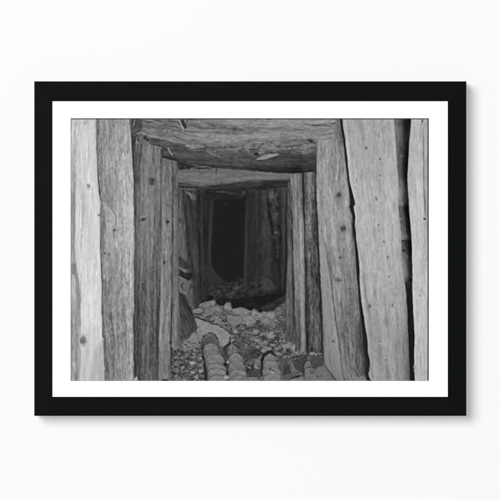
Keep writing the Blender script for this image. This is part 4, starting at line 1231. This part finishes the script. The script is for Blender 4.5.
    for y in (263, 278.4, 328.6, 371):
        spot(412.6 + (y > 300) * 1.7, y, 0.6, 0.8, 196, 0.4, 0.6)
    # dim floor line of plank feet
    # ---------- negative's edge: thin dark line at top and right
    w = window(X0 - 1, X1 + 1, Y0 - 1, Y1 + 1)
    xx, yy = w[2], w[3]
    put(w, 60 + 10 * fbm(xx * 0.1, yy * 0, 5, 2), 0.8 * sstep((119.35 - yy) / 0.7 + 0.5) * (0.9 + 0 * xx))
    put(w, 22, 0.96 * sstep((xx - 427.85) / 0.6 + 0.5))
    put(w, 118, 0.5 * sstep((71.3 - xx) / 0.8 + 0.5))
    put(w, 90, 0.35 * sstep((yy - 380.5) / 0.8 + 0.5))


def blur(a, sg):
    n = int(sg * 3) + 1
    k = np.exp(-np.arange(-n, n + 1) ** 2 / (2 * sg * sg))
    k /= k.sum()
    p = np.pad(a, n, mode='edge')
    t = sum(k[i] * p[:, i:i + a.shape[1]] for i in range(2 * n + 1))
    return sum(k[i] * t[i:i + a.shape[0]] for i in range(2 * n + 1))


paint()
fine_noise = np.random.RandomState(5).randn(NY, NX)
CAN = blur(CAN, 0.8)
CAN = CAN + 0.42 * (CAN - blur(CAN, 3.0))
CAN = CAN + 2.6 * blur(fine_noise, 1.1) * 2.2 * (0.35 + 0.65 * np.clip(CAN / 130, 0, 1))
CAN = np.interp(CAN, [0, 36, 60, 100, 130, 200, 255], [0, 32, 57, 106, 138, 203, 255])
CAN = np.clip(CAN, 4, 250)
#PAINT_END

E_PRINT = 1.135                       # light falling on the sheet (white of albedo 1 would render at this value)
c = CAN / 255.0
lin = np.where(c <= 0.04045, c / 12.92, ((c + 0.055) / 1.055) ** 2.4) / E_PRINT

# sheet: one vertex per ink sample
vx, vy = GX, GY
mx, my = np.meshgrid(vx, vy)
co = np.stack([(mx - 250.0) * MM, np.full(mx.shape, PRINT_Y), (250.0 - my) * MM], -1).reshape(-1, 3).astype(np.float32)
ids = np.arange(NX * NY).reshape(NY, NX)
quads = np.stack([ids[:-1, :-1], ids[1:, :-1], ids[1:, 1:], ids[:-1, 1:]], -1).reshape(-1, 4)
me = bpy.data.meshes.new('photo_sheet')
me.vertices.add(len(co))
me.vertices.foreach_set('co', co.ravel())
me.loops.add(quads.size)
me.loops.foreach_set('vertex_index', quads.ravel().astype(np.int32))
me.polygons.add(len(quads))
me.polygons.foreach_set('loop_start', np.arange(0, quads.size, 4, dtype=np.int32))
me.update(calc_edges=True)
att = me.color_attributes.new('ink', 'FLOAT_COLOR', 'POINT')
rgba = np.ones((len(co), 4), np.float32)
rgba[:, :3] = lin.reshape(-1, 1)
att.data.foreach_set('color', rgba.ravel())
me.materials.append(print_material())
sheet = bpy.data.objects.new('photo_sheet', me)
SC.collection.objects.link(sheet)
sheet.parent = picture
sheet['label'] = 'matte black and white photo of a timbered mine tunnel with rubble floor and pipes'
